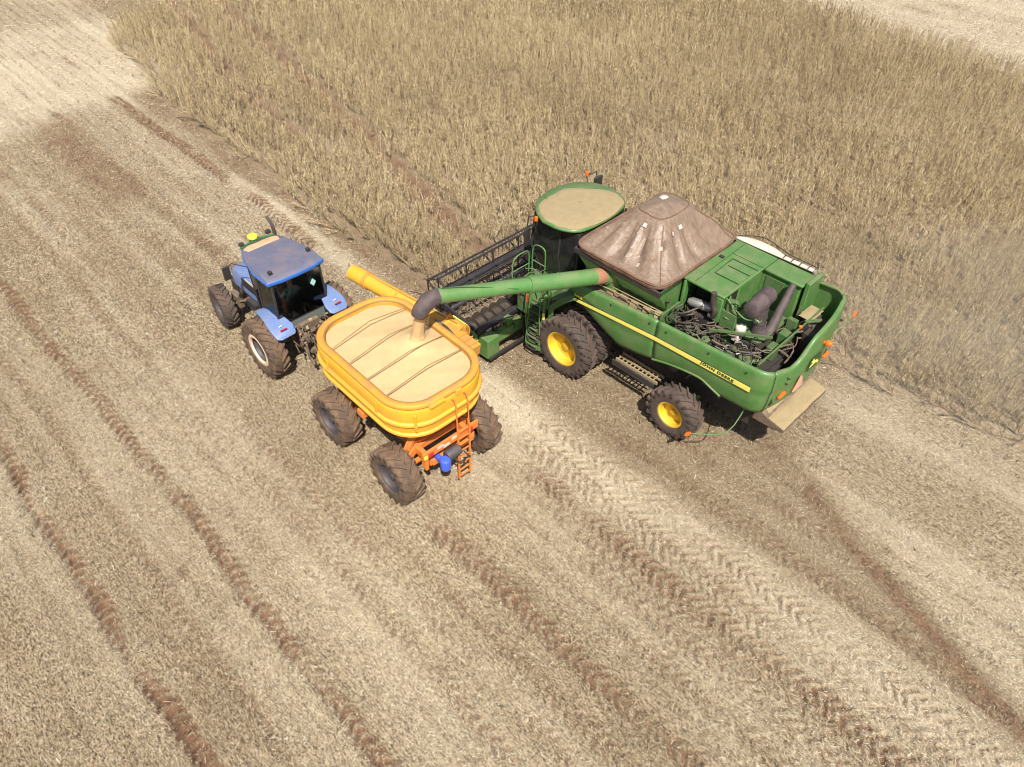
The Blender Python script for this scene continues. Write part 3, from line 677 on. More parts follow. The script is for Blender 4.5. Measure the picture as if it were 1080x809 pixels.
b = MB(); b.box((-3.05,1.955,.86),(-2.85,1.975,1.0)); b.box((-2.75,1.955,.88),(-2.5,1.975,.95)); b.build('header_label', 'white', H)
squiggles(10, 41, (-3.0,-1.0), (1.5,2.1), (.7,1.3), (.015,.03), 'header_hose', 'hose')
b = MB(); b.tube([(-1.6,1.9,.1),(-1.75,1.85,.9),(-1.5,1.9,1.7)], .05, 8, 3); b.tube([(-1.75,1.7,.12),(-1.85,1.7,1.0)], .04, 8); b.build('support_strut', 'black', C)

# ============================================================ GRAIN CART
K = empty('grain_cart', (7.581, 10.155, 0), .6, 'yellow grain cart on four muddy wheels with orange ladder, filled level with soybeans', 'grain cart')
for s in (-1, 1):
    for y in (0, 2.513): wheel(K, (s*1.22, y, .756), .756, .56, .40, s, 'tyre_brown', 'rimdark', 18, dish=.16)
TC = 1.31
def rrect(hx, hy, rc, z, cy=TC, n=9):
    out = []
    for (sx, sy, a0) in ((1,1,0),(-1,1,90),(-1,-1,180),(1,-1,270)):
        for k in range(n):
            a = R_(a0+90*k/(n-1)); out.append((sx*(hx-rc)+rc*math.cos(a), cy+sy*(hy-rc)+rc*math.sin(a), z))
    return out
HX, HY = 1.30, 1.98
prof = [(-.16,3.10,.76),(-.15,3.02,.78),(0.0,2.98,.90),(.02,2.92,.92),(-.01,2.62,.90),(.04,2.59,.93),(.04,2.54,.93),(-.01,2.51,.90),(-.05,2.26,.86),(-.01,2.23,.88),(-.01,2.18,.88),(-.08,2.15,.82),(-.30,1.95,.7),(-.62,1.55,.5),(-.86,1.35,.3)]
b = MB(); b.loft([rrect(HX+o, HY+o, rc, z) for o, z, rc in prof], cap=False); tank = b.build('tank', 'tank_y', K, smooth=35, solid=.012)
b = MB(); b.loft([rrect(HX-.55, HY-.55, .3, 1.5), rrect(HX-.65, HY-.65, .3, 1.3)]); b.build('hopper_bottom', 'orange', K)
# top rim : wide folded flange
b = MB(); S = [(0.00,3.05),(.005,3.11),(-.03,3.145),(-.12,3.15),(-.165,3.12),(-.175,2.70),(-.19,2.70),(-.18,3.06),(-.12,3.08),(-.02,3.04)]
L_ = [rrect(HX+o, HY+o, .9+o, z, n=11) for o, z in S]
nn = len(L_[0]); V = [p for r in L_ for p in r]
b.add(V, [(i*nn+j, i*nn+(j+1)%nn, ((i+1)%len(S))*nn+(j+1)%nn, ((i+1)%len(S))*nn+j) for i in range(len(S)) for j in range(nn)])
b.build('rim', 'rim_y', tank, smooth=50)
b = MB(); b.tube([p for p in rrect(HX-.182, HY-.182, .72, 3.10)], .014, 5, closed=True); b.build('rim_seal', 'bow', tank)
b = MB()
for dz, o in ((2.565,.045),(2.205,-.005)): b.tube(rrect(HX+o, HY+o, .92, dz), .011, 5, closed=True)
each(b, 'rib', 'rim_y', tank)
# raised frame on the side, steps on the corners
for s in (-1, 1):
    b = MB()
    for y in (TC-.95, TC+.95): b.bar((s*(HX+.02),y,2.92),(s*(HX+.02),y,2.62),.06,.03,(1,0,0))
    b.bar((s*(HX+.01),TC-.95,2.9),(s*(HX+.01),TC+.95,2.9),.03,.03); b.bar((s*(HX+.01),TC-.95,2.64),(s*(HX+.01),TC+.95,2.64),.03,.03); b.build('side_frame', 'tank_y', tank, bevel=.008)
b = MB(); b.box((-.62,TC-HY-.06,3.02),(-.22,TC-HY+.02,3.08)); b.box((.1,TC-HY-.05,2.95),(.25,TC-HY+.0,3.1)); b.box((-.95,TC-HY+.1,2.4),(-.90,TC-HY+.16,2.9)); each(b, 'tank_bracket', 'tank_y', tank, bevel=.01)
# chassis
b = MB()
for s in (-1,1): b.bar((s*.62,-.62,1.22),(s*.62,3.15,1.22),.12,.22)
for y in (-.6,.0,1.25,2.5,3.1): b.bar((-.62,y,1.20),(.62,y,1.20),.12,.18)
for s in (-1,1):
    for y in (0,2.513):
        b.bar((s*.66,y,1.30),(s*.93,y,1.1),.22,.20); b.bar((s*.93,y,1.16),(s*.93,y,.70),.2,.12,(0,1,0)); b.bar((s*.5,y+.0,1.9),(s*.95,y,1.2),.16,.10)
b.bar((-.95,2.513,.756),(.95,2.513,.756),.10,.10); b.bar((-.95,0,.756),(.95,0,.756),.10,.10)
b.bar((-1.15,TC+.12,1.62),(-.3,TC+.12,1.60),.24,.18); b.bar((1.15,TC+.12,1.62),(.3,TC+.12,1.60),.24,.18)
b.bar((-.62,3.1,1.2),(-.02,4.3,.62),.10,.12); b.bar((.62,3.1,1.2),(.02,4.3,.62),.10,.12)
ck = b.build('chassis', 'orange', K, bevel=.012)
b = MB(); b.bar((0,4.2,.62),(0,4.75,.60),.10,.06); b.bar((-.25,4.0,.72),(.25,4.0,.72),.06,.06); b.tube([(.1,4.1,.62),(.1,4.1,.1)], .035, 8); b.build('drawbar', 'grime', K, bevel=.01)
# rear bumper, lamps, plates
yb = -.80
b = MB(); b.box((-1.0,yb-.03,1.70),(.62,yb+.03,1.92)); b.box((-.93,yb-.0,1.3),(-.84,yb+.16,1.7)); bp = b.build('rear_bumper', 'orange', K, bevel=.012)
for x, m, w in ((-.80,'red',.07),(-.94,'beacon_y',.05),(.36,'red',.07)): 
    b = MB(); b.box((x-w,yb-.06,1.74),(x+w,yb-.032,1.85)); b.build('tail_lamp', m, bp, bevel=.01)
for x, z in ((-.52,1.85),(-.34,1.78),(-.10,1.86)):
    b = MB(); b.box((x-.085,yb-.045,z-.04),(x+.085,yb-.032,z+.04)); b.build('reflective_plate', 'white', bp)
b = MB(); b.lathe([(-.17,.001),(-.17,.10),(-.13,.13),(.13,.13),(.17,.10),(.17,.001)], 18, 'z', (-.50,yb-.16,1.36)); b.box((-.55,yb-.06,1.28),(-.45,yb+.2,1.44)); b.build('water_canister', 'bluetank', K, bevel=.01)
b = MB(); b.lathe([(-.16,.001),(-.16,.12),(-.12,.14),(.2,.14),(.24,.10),(.24,.001)], 18, 'x', (-.26,yb-.10,1.50)); b.build('air_tank', 'rimdark', K)
b = MB(); b.tube([(-.2,yb-.1,1.3),(-.1,yb-.25,1.15),(.15,yb-.1,1.0),(.2,yb,.9)], .02, 6, 4); b.tube([(.1,yb-.1,1.3),(.2,yb-.2,1.1),(.3,yb-.05,1.0)], .015, 6, 4); b.build('air_hose', 'hose', K)
# ladder
b = MB(); yl = TC-HY-.10
for x in (-.17,.17): b.tube([(x+.15,yl+.10,2.86),(x+.15,yl+.04,2.93),(x+.15,yl-.05,2.88),(x+.13,yl-.10,2.3),(x+.10,yl-.12,.46)], .017, 7, 3)
lad = b.build('ladder', 'orange', K)
for s in (0,):
    b = MB()
    for x in (-.17,.17): b.bar((x+.13,yl-.12,2.1),(x+.10,yl-.14,.44),.05,.022,(0,1,0))
    b.build('ladder_rail', 'orange', lad)
b = MB()
for k in range(8): z = .50+.215*k; b.bar((-.12+.10,yl-.13,z),(.12+.13,yl-.13,z),.035,.03)
each(b, 'rung', 'orange', lad, bevel=.004)
# roof bows across the load
def gz(x, y):
    z = 2.97 + .055*math.cos(x*1.2)*math.cos((y-TC)*.75)
    r = math.hypot((x-.48)/1.0, (y-1.26)/1.05); z += .24*math.exp(-(r/.34)**1.4) + .07*math.exp(-(r/.8)**2)
    z += .012*math.sin(5*x+2)*math.sin(4*y) + .006*math.sin(13*x+y*3)*math.sin(11*y-x*4)
    return z
for (xa, ya, xm, ym, xb, yb_) in ((-1.12,2.28,.02,2.36,1.09,2.38),(-1.12,1.60,.05,1.64,1.12,1.72),(-1.12,.90,.05,.86,1.12,.95),(-1.12,.20,.05,.20,1.12,.28)):
    b = MB(); b.tube([(xa,ya,3.10),(xm,ym,3.27),(xb,yb_,3.10)], .012, 6); b.build('roof_bow', 'bow', tank)
# unloading auger of the cart folded along its right side
P0, P1 = Vector((1.72,.95,2.78)), Vector((1.26,4.95,2.72))
b = MB(); b.tube([P0, P0.lerp(P1,.86), P0.lerp(P1,.862), P1], [.21,.21,.225,.225], 24, cap=True); ua = b.build('unloading_auger', 'tank_y', K, smooth=50)
b = MB(); b.tube([P0.lerp(P1,.84), P0.lerp(P1,.862)], .24, 24); b.tube([P0.lerp(P1,.55), P0.lerp(P1,.565)], .225, 24); b.tube([P0, P0.lerp(P1,.02)], .25, 24); b.build('flange', 'rim_y', ua)
b = MB(); b.tube([P0.lerp(P1,.99)+Vector((.0,0,.2)), P0.lerp(P1,.6)+Vector((0,0,.22)), P0.lerp(P1,.05)+Vector((0,0,.24))], .012, 5); b.build('auger_cable', 'bow', ua)
b = MB(); b.prism([(1.30,2.9),(1.75,3.12),(1.95,2.75),(1.7,2.55)], 1.45, 1.50, 'y'); b.box((1.38,.95,2.62),(1.82,1.35,2.98)); b.prism([(.25,2.95),(.95,2.95),(.95,2.65),(.3,2.6)], 1.42, 1.68, 'x'); b.bar((1.35,.4,2.75),(1.3,1.5,2.7),.1,.12)
for k in range(3): b.box((1.40,.35+.2*k,2.95),(1.70,.38+.2*k,3.0))
b.build('auger_hinge', 'rim_y', K, bevel=.015)
b = MB(); b.tube([(1.42,1.7,2.9),(1.40,1.2,3.0),(1.36,.6,2.85),(1.34,.1,2.8)], .05, 8, 4); b.tube([(1.5,2.3,2.9),(1.45,1.8,2.85),(1.45,1.3,2.9)], .04, 8, 4); b.box((1.5,1.5,2.6),(1.75,1.9,2.8)); b.build('hydraulic_hose', 'hose', K)
b = MB(); b.tube([(1.40,1.55,3.02),(1.36,.8,3.0)], .022, 6); b.build('cylinder_rod', 'steel', K)
b = MB(); b.box((1.72,1.48,2.98),(1.80,1.56,3.10)); b.build('side_lamp', 'red', K, bevel=.01)
b = MB(); b.bar((1.45,.9,2.7),(.9,.9,1.4),.3,.3); b.build('lower_auger_housing', 'tank_y', K, bevel=.03)

# load and falling stream : their own things
G = []
nx, ny = 90, 120
b = MB(); V = []; F = []
import itertools
id_ = {}
for i in range(nx+1):
    for j in range(ny+1):
        x = -1.115+2.23*i/nx; y = TC-1.795+3.59*j/ny
        # rounded outline : clamp corners
        cx_ = 1.115-.72; cy_ = 1.795-.72
        dx = max(abs(x)-cx_, 0); dy = max(abs(y-TC)-cy_, 0); r = math.hypot(dx, dy)
        if r > .72: f = .72/r; x = math.copysign(cx_+dx*f, x) if dx > 0 else x; y = TC+math.copysign(cy_+dy*f, y-TC) if dy > 0 else y
        V.append((x, y, gz(x, y)))
for i in range(nx):
    for j in range(ny): a = i*(ny+1)+j; F.append((a, a+1, a+ny+2, a+ny+1))
b.add(V, F); o = b.build('soybean_load', 'grain', None, smooth=60); o.location = K.location; o.rotation_euler = K.rotation_euler
tag(o, 'pale yellow soybeans heaped level inside the cart', 'grain', kind='stuff')
# stream
b = MB(); secs = []
for q in np.linspace(0, 1, 14):
    c = Vector((.55,1.02,3.98)).lerp(Vector((.50,1.22,3.08)), q); c.y += .0; r = .12+.05*q+.10*max(0,q-.72)/.28
    secs.append([(c.x+r*math.cos(a)*(1+.10*math.sin(a*5+q*6)), c.y+r*.9*math.sin(a)*(1+.08*math.sin(a*7+q*4)), c.z) for a in np.linspace(0, 2*PI, 25)[:-1]])
b.loft(secs)
rg = random.Random(9)
for k in range(700):
    q = rg.random(); c = Vector((.55,1.02,3.96)).lerp(Vector((.50,1.22,3.10)), q); r = (.15+.05*q)*rg.uniform(.9,1.45); a = rg.uniform(0,2*PI); p = c+Vector((r*math.cos(a), r*math.sin(a), 0)); s = .006
    b.add([p+Vector(v)*s for v in ((1,0,0),(-1,0,0),(0,1,0),(0,-1,0),(0,0,1),(0,0,-1))], [(0,2,4),(2,1,4),(1,3,4),(3,0,4),(2,0,5),(1,2,5),(3,1,5),(0,3,5)])
o = b.build('grain_stream', 'grain', None, smooth=60); o.location = K.location; o.rotation_euler = K.rotation_euler
tag(o, 'stream of soybeans falling from the dark spout into the cart', 'grain', kind='stuff')

# ============================================================ TRACTOR
T = empty('tractor', (7.60, 16.12, 0), -.2, 'blue tractor with dusty grey cab roof pulling the yellow cart', 'tractor')
for s in (-1, 1):
    wheel(T, (s*1.17, 0, .875), .875, .50, .475, s, 'tyre_brown', 'rimdark', 22, dish=.17)
    wheel(T, (s*.98, 2.72, .66), .66, .40, .36, s, 'tyre', 'rimdark', 20, steer=7, dish=.12)
# cream ring on the rear rims
for c in [c for c in T.children if c.location.y == 0]:
    s = -1 if c.location.x < 0 else 1; b = MB(); b.lathe([(s*.215,.488),(s*.228,.465),(s*.225,.40),(s*.17,.375),(s*.16,.40),(s*.2,.47)], 48); b.build('rim_ring', 'cream', c, smooth=60)
b = MB(); b.bar((0,-.45,.95),(0,3.2,.95),.42,.5); b.box((-.34,-.5,.65),(.34,.4,1.3)); b.build('chassis', 'grime', T, bevel=.03)
b = MB(); b.tube([(-1.0,0,.875),(1.0,0,.875)], .13, 12); b.build('rear_axle', 'grime', T)
b = MB(); b.tube([(-.85,2.72,.66),(.85,2.72,.66)], .09, 12); b.box((-.3,2.5,.55),(.3,2.95,.9)); b.bar((-.8,2.5,.72),(.8,2.5,.72),.04,.04)
for s in (-1,1): b.lathe([(-.1,.14),(.1,.16),(.12,.10)], 14, 'x', (s*.72,2.72,.66)); b.box((s*.55-.1,2.45,.5),(s*.55+.1,2.8,.95)); b.bar((s*.75,2.6,.7),(s*.3,2.2,.85),.05,.05)
b.build('front_axle', 'grime', T, bevel=.02)
# hood
def hsec(y, w, z0, z1, t=.12):
    return [(-w,y,z0),(-w,y,z1-t),(-w+.05,y,z1-.04),(-w*.55,y,z1),(w*.55,y,z1),(w-.05,y,z1-.04),(w,y,z1-t),(w,y,z0)]
b = MB(); b.loft([hsec(1.25,.42,1.15,1.78), hsec(1.9,.41,1.1,1.76), hsec(2.5,.39,1.05,1.70), hsec(2.98,.36,1.0,1.62), hsec(3.18,.30,.95,1.47)]); hood = b.build('hood', 'blue', T, bevel=.02)
b = MB()
for s in (-1,1): b.box((s*.415-.01,1.5,1.35),(s*.415+.01,2.3,1.62))
b.build('hood_vent', 'black', hood)
b = MB(); b.box((-.424,1.55,1.64),(-.41,2.05,1.72)); b.build('hood_stripe', 'white', hood)
b = MB(); b.box((-.30,3.15,1.05),(.30,3.20,1.42)); b.build('grille', 'black', hood, bevel=.02)
b = MB(); b.box((-.35,2.95,.65),(.35,3.30,1.0)); 
for k in range(6): b.box((-.28+.1*k,3.25,.55),(-.22+.1*k,3.5,1.02))
b.build('front_weight', 'black', T, bevel=.02)
# cab
b = MB()
posts = [(-.76,-.34,1.22),(.76,-.34,1.22),(-.52,1.2,1.2),(.52,1.2,1.2),(-.76,.45,1.2),(.76,.45,1.2)]
tops = [(-.72,-.30,2.88),(.72,-.30,2.88),(-.58,1.22,2.88),(.58,1.22,2.88),(-.74,.45,2.88),(.74,.45,2.88)]
for p, q in zip(posts, tops): b.bar(p, q, .06, .06)
for i, j in ((0,1),(2,3),(0,4),(4,2),(1,5),(5,3)): b.bar(tops[i], tops[j], .06, .05); b.bar(posts[i], posts[j], .06, .05)
b.bar((-.745,-.325,1.58),(.745,-.325,1.58),.05,.045)
cab = b.build('cab', 'black', T, bevel=.01)
def pane(a, c, d, e, name='window'):
    b = MB(); b.add([a,c,d,e], [(0,1,2,3)]); b.build(name, 'glass', cab, smooth=0, solid=.006)
pane((-.72,-.36,1.61),(.72,-.36,1.61),(.69,-.335,2.85),(-.69,-.335,2.85), 'rear_window')
for s in (-1,1):
    pane((s*.77,-.30,1.25),(s*.77,.42,1.25),(s*.745,.42,2.85),(s*.73,-.27,2.85)); pane((s*.77,.47,1.25),(s*.53,1.18,1.25),(s*.59,1.19,2.85),(s*.745,.47,2.85), 'door_window')
pane((-.5,1.23,1.5),(.5,1.23,1.5),(.56,1.25,2.85),(-.56,1.25,2.85), 'windscreen')
b = MB(); b.box((-.74,-.32,1.14),(.74,1.2,1.2)); b.box((-.74,-.34,1.2),(.74,-.28,1.56)); b.build('cab_floor', 'seat', cab)
# roof
RQ = [(-.86,-.36),(-.88,.30),(-.70,1.15),(-.52,1.52),(0,1.60),(.52,1.52),(.70,1.15),(.88,.30),(.86,-.36),(.5,-.44),(0,-.46),(-.5,-.44)]
def rs(f, z, dy=0):
    c = .5; return [(x*f, c+(y-c)*f+dy, z) for x, y in RQ]
b = MB(); b.loft([rs(.95,2.88), rs(1.0,2.93), rs(1.0,3.03)]); roof = b.build('cab_roof', 'roofblue', T, bevel=.02)
b = MB(); b.loft([rs(.985,3.028), rs(.96,3.065), rs(.80,3.085), rs(.4,3.095)]); b.build('roof_top', 'roofgrey', roof, smooth=50)
b = MB(); b.loft([[(-.48,1.16,3.08),(.48,1.16,3.08),(.54,1.36,3.06),(.36,1.47,3.05),(-.40,1.47,3.05),(-.54,1.36,3.06)],[(-.46,1.17,3.105),(.46,1.17,3.105),(.50,1.35,3.09),(.34,1.44,3.08),(-.37,1.44,3.08),(-.50,1.35,3.09)]]); b.build('roof_hatch', nmat('bare_hatch', (.62,.42,.24), .7, dirt=(.35,.16,.09), dirt_amt=.35, dirt_scale=7), roof, bevel=.01)
b = MB()
for x in (-.3,.3): b.bar((x,.95,3.09),(x,-.3,3.085),.02,.012)
b.tube([(-.84,-.2,3.07),(-.80,.4,3.08),(-.62,1.1,3.08)], .012, 5)
b.build('roof_rib', 'roofgrey', roof)
for x, y in ((-.62,-.15),(.70,.12)):
    b = MB(); b.tube([(x,y,3.06),(x,y,3.15)], .02, 8); b.box((x-.05,y-.05,3.13),(x+.05,y+.04,3.20)); b.build('work_lamp', 'black', roof, bevel=.01)
b = MB(); b.tube([(-.55,1.45,3.08),(0,1.56,3.09),(.50,1.47,3.08)], .035, 8, 5); b.box((-.20,1.46,3.08),(.06,1.62,3.17)); gb = b.build('receiver_bar', nmat('bar_green', (.04,.13,.04), .5), roof, bevel=.01)
b = MB(); b.lathe([(0,.08),(.02,.135),(.07,.14),(.11,.10),(.13,.001)], 20, 'z', (-.10,1.56,3.17)); b.build('receiver_dome', 'beacon_y', roof)
b = MB(); b.box((.30,1.52,3.12),(.44,1.62,3.22)); b.box((-.55,1.45,3.12),(-.42,1.55,3.2)); b.build('roof_camera', 'black', roof, bevel=.01)
# exhaust, mirrors
b = MB(); b.tube([(.56,1.65,1.3),(.58,1.65,2.6),(.58,1.62,3.05),(.57,1.72,3.32),(.55,1.85,3.45)], [.05,.06,.05,.042,.042], 10, 4); b.build('exhaust_stack', 'hose', T)
for s in (-1,1):
    b = MB(); b.tube([(s*.56,1.22,2.6),(s*.82,1.70,2.60),(s*.98,1.72,2.5)], .016, 6); b.box((s*1.0-.10,1.69,2.15),(s*1.0+.10,1.76,2.55)); b.build('mirror', 'black', cab, bevel=.02)
b = MB(); b.box((-.56,1.5,.85),(-.40,2.0,1.1)); b.box((.40,1.5,.85),(.56,2.0,1.1)); b.box((-1.0,.55,.55),(-.6,1.1,.6)); b.box((-1.0,.6,.85),(-.62,1.05,.9)); b.tube([(-.98,.6,.5),(-.9,.6,1.3)], .02, 6); b.build('steps_and_battery', 'black', T, bevel=.015)
# rear fenders
for s in (-1,1):
    secs = []
    for a, r, w0, w1 in ((62,1.0,.72,1.02),(80,1.0,.70,1.06),(98,1.0,.66,1.10),(112,1.02,.58,1.14),(126,1.05,.52,1.15),(138,1.06,.55,1.12),(150,1.02,.62,1.02)):
        c, q = math.cos(R_(a)), math.sin(R_(a)); y = r*c; z = .875+r*q; yi = (r-.05)*c; zi = .875+(r-.05)*q
        if a > 108: z = max(z, 1.60); zi = z-.05
        secs.append([(s*w0,y,z),(s*w1,y,z-.01),(s*w1,yi,zi-.03),(s*w0,yi,zi)])
    b = MB(); b.loft(secs); fd = b.build('fender', 'blue', T, bevel=.02, smooth=50)
    b = MB(); b.box((s*.86-.10,-.735,1.735),(s*.86+.10,-.70,1.765), rot=(0,0,0)); b.build('tail_lamp', 'red', fd, bevel=.01)
    b = MB(); b.box((s*.86-.05,-.60,1.76),(s*.86+.05,-.55,1.785)); b.build('work_lamp', 'white', fd, bevel=.01)
    b = MB(); b.prism([(-.55,1.2),(.6,1.2),(.5,1.75),(-.1,1.88),(-.5,1.6)], s*.62, s*.66, 'x'); b.build('inner_fender', 'black', T)
# rear linkage, hitch
b = MB()
for s in (-1,1):
    b.bar((s*.28,-.4,.75),(s*.42,-1.2,.55),.06,.08); b.bar((s*.3,-.35,1.35),(s*.42,-.95,1.15),.06,.06); b.bar((s*.42,-.95,1.15),(s*.42,-1.0,.6),.05,.05); b.lathe([(-.16,.055),(.16,.055)], 10, 'z', (s*.36,-.62,1.05)); b.box((s*.3-.08,-.75,.95),(s*.3+.12,-.45,1.2))
b.bar((0,-.45,1.1),(0,-1.0,1.0),.06,.06); b.bar((0,-.4,.5),(0,-1.15,.45),.12,.06); b.box((-.16,-1.2,.42),(.16,-1.0,.62)); b.bar((-.45,-1.05,.55),(.45,-1.05,.55),.07,.05); b.box((-.3,-.55,1.2),(.3,-.4,1.45))
b.build('rear_linkage', 'grime', T, bevel=.012)
rg = random.Random(15); b = MB()
for k in range(55):
    x, y, z = rg.uniform(-.55,.6), rg.uniform(-1.05,-.42), rg.uniform(.8,1.42); s = rg.uniform(.02,.06)
    if rg.random() < .5: b.box((x-s,y-s*.7,z-s),(x+s,y+s*.7,z+s*.6), rot=(rg.uniform(0,60),rg.uniform(0,60),rg.uniform(0,90)))
    else: b.tube([(x,y,z),(x+rg.uniform(-.15,.15),y-.15,z+.1),(x+rg.uniform(-.2,.2),y-.25,z-.1)], rg.uniform(.01,.018), 6, 3)
each(b, 'hydraulic_valve', 'grime', T)
b = MB()
for k in range(22):
    x, y, z = rg.uniform(-.5,.6), rg.uniform(-1.0,-.42), rg.uniform(1.0,1.46); s = rg.uniform(.015,.035); b.box((x-s*1.6,y-s,z),(x+s*1.6,y+s,z+.02), rot=(rg.uniform(-20,20),rg.uniform(-20,20),rg.uniform(0,90)))
each(b, 'chaff_clump', 'chaff', T)
b = MB(); b.tube([(0.05,-.6,1.3),(.15,-1.0,1.25),(.1,-1.5,.95),(.0,-1.9,.8)], .022, 7, 5); b.tube([(-.1,-.6,1.2),(-.2,-1.1,1.05),(-.05,-1.7,.85)], .02, 7, 5); b.build('hydraulic_hose', 'hose', T)
# inside the cab
b = MB(); b.box((-.26,.0,1.2),(.26,.45,1.62)); b.box((-.24,-.12,1.6),(.24,.0,2.08), rot=(8,0,0)); b.build('seat', 'seat', T, bevel=.05)
b = MB(); b.box((-.3,.85,1.2),(.3,1.15,1.75)); b.box((.35,-.1,1.2),(.6,.7,1.7)); b.tube([(0,.95,1.7),(0,.82,1.95)], .03, 8); b.build('dashboard', 'seat', T, bevel=.03)
b = MB(); b.lathe([(0,.17),(.02,.185),(0,.2),(-.02,.185)], 24, 'z', (0,0,0), closed=True); b.bar((-.18,0,0),(.18,0,0),.02,.02); b.bar((0,-.18,0),(0,.18,0),.02,.02); b.build('steering_wheel', 'black', T, loc=(0,.78,2.0), rot=(R_(-28),0,0))
b = MB(); b.prism([(-.09,0),(0,-.12),(.09,0),(0,.12)], 0, .006, 'z'); b.build('sticker', 'teal', cab, loc=(.42,-.37,2.48), rot=(R_(88),0,0), smooth=0)
b = MB(); b.box((-.68,-.26,1.60),(-.34,-.02,1.72)); b.box((-.64,-.20,1.72),(-.44,-.08,1.78)); b.build('cloth_bundle', 'teal', T, bevel=.02)

# driver
def skin_body(name, verts, edges, radii, mat):
    me = bpy.data.meshes.new(name); me.from_pydata(verts, edges, []); me.materials.append(M[mat])
    o = bpy.data.objects.new(name, me); col.objects.link(o)
    md = o.modifiers.new('skin', 'SKIN'); md.use_smooth_shade = True
    for v, r in zip(me.skin_vertices[0].data, radii): v.radius = (r, r)
    me.skin_vertices[0].data[0].use_root = True
    s = o.modifiers.new('sub', 'SUBSURF'); s.levels = 2; s.render_levels = 2
    return o
Vd = [(0,.20,1.74),(0,.16,1.95),(0,.14,2.12),(0,.15,2.24),(0,.17,2.30),(0,.18,2.38),(0,.19,2.47)]; Ed = [(i,i+1) for i in range(6)]; Rd = [.15,.135,.155,.085,.055,.085,.085]
def chain(start, pts, rs_):
    i = start
    for p, r in zip(pts, rs_): Vd.append(p); Rd.append(r); Ed.append((i, len(Vd)-1)); i = len(Vd)-1
    return i
for s in (-1,1):
    w = chain(2, [(s*.18,.15,2.17),(s*.26,.26,1.98),(s*.22,.46,1.97),(s*.17,.62,2.03)], [.065,.05,.04,.026])
    pm = chain(w, [(s*.165,.69,2.05)], [.028])
    for f in range(4): chain(pm, [(s*(.14+.018*f),.745,2.065),(s*(.14+.018*f),.775,2.04),(s*(.14+.018*f),.765,2.01)], [.009,.009,.008])
    chain(w, [(s*.13,.66,2.06),(s*.115,.70,2.05)], [.011,.009])
    k = chain(0, [(s*.11,.30,1.70),(s*.16,.66,1.72),(s*.15,.76,1.38),(s*.15,.78,1.25),(s*.15,.90,1.23)], [.085,.065,.05,.04,.045])
tmp = skin_body('person_tmp', Vd, Ed, Rd, 'shirt')
dg = bpy.context.evaluated_depsgraph_get(); dg.update(); me = bpy.data.meshes.new_from_object(tmp.evaluated_get(dg))
b = MB(); b.add([v.co[:] for v in me.vertices], [tuple(p.vertices) for p in me.polygons]); nb = len(b.f)
bpy.data.objects.remove(tmp)
HM = Matrix.Translation((0,.20,2.50)) @ Matrix.Rotation(R_(62), 4, 'Z')
h = MB(); hs = []
for z, rx, ry in ((-.13,.045,.05),(-.10,.062,.07),(-.06,.073,.088),(0,.080,.098),(.05,.078,.098),(.09,.062,.08),(.115,.03,.04)):
    hs.append([(rx*math.cos(a), ry*math.sin(a), z) for a in np.linspace(0,2*PI,21)[:-1]])
h.loft(hs); h.prism([(.092,-.045),(.125,-.035),(.095,.01)], -.014, .014, 'x')
for s_ in (-1,1): h.lathe([(-.02,.001),(-.01,.028),(.01,.028),(.02,.001)], 10, 'x', (s_*.082,0,-.02))
nh = len(h.f)
for s_ in (-1,1): h.lathe([(0,.010),(.006,.001)], 8, 'y', (s_*.03,.092,.005))
h.box((-.022,.088,-.072),(.022,.094,-.064))
b.add([HM @ Vector(v) for v in h.v], h.f)
drv = b.build('person', 'shirt', None, smooth=70); drv.location = T.location; drv.rotation_euler = T.rotation_euler
for m_ in ('skin', 'trouser', 'dark'): drv.data.materials.append(M[m_])
for i_, p_ in enumerate(drv.data.polygons):
    c_ = p_.center
    if i_ >= nb + nh: p_.material_index = 3
    elif i_ >= nb or c_.z > 2.26 or c_.y > .5 and c_.z > 1.85: p_.material_index = 1
    elif c_.z < 1.80: p_.material_index = 2
tag(drv, 'driver in green cap seated behind the rear window of the blue tractor', 'person')
b = MB(); b.lathe([(.02,.092),(.05,.096),(.09,.085),(.125,.05),(.135,.001)], 24, 'z'); b.loft([[(-.075,.06,.03),(.075,.06,.03),(.05,.16,.015),(-.05,.16,.015)],[(-.075,.06,.04),(.075,.06,.04),(.05,.16,.023),(-.05,.16,.023)]])
b.build('cap', 'cap', drv, loc=(0,.20,2.50), rot=(0,0,R_(62)))

# ============================================================ FIELD
CAMP = dict(f=812.295, pitch=43.383, yaw=44.834, roll=-1.442, H=14.813)
def vnoise(x, y, sc, seed):
    rg = np.random.default_rng(seed); T_ = rg.random((256, 256))
    X = x/sc; Y = y/sc; i = np.floor(X).astype(int); j = np.floor(Y).astype(int); u = X-i; v = Y-j
    u = u*u*(3-2*u); v = v*v*(3-2*v); g = lambda a, b_: T_[a % 256, b_ % 256]
    return (g(i,j)*(1-u)+g(i+1,j)*u)*(1-v)+(g(i,j+1)*(1-u)+g(i+1,j+1)*u)*v
def fbm(x, y, sc, seed, o=4):
    s = 0; a = 1; t = 0
    for k in range(o): s = s+a*vnoise(x, y, sc/2**k, seed+k*7); t += a; a *= .55
    return s/t
def sst(a, b_, x): t = np.clip((x-a)/(b_-a), 0, 1); return t*t*(3-2*t)
def win(x, c, w, e=.12): return sst(c-w/2-e, c-w/2+e, x)*(1-sst(c+w/2-e, c+w/2+e, x))
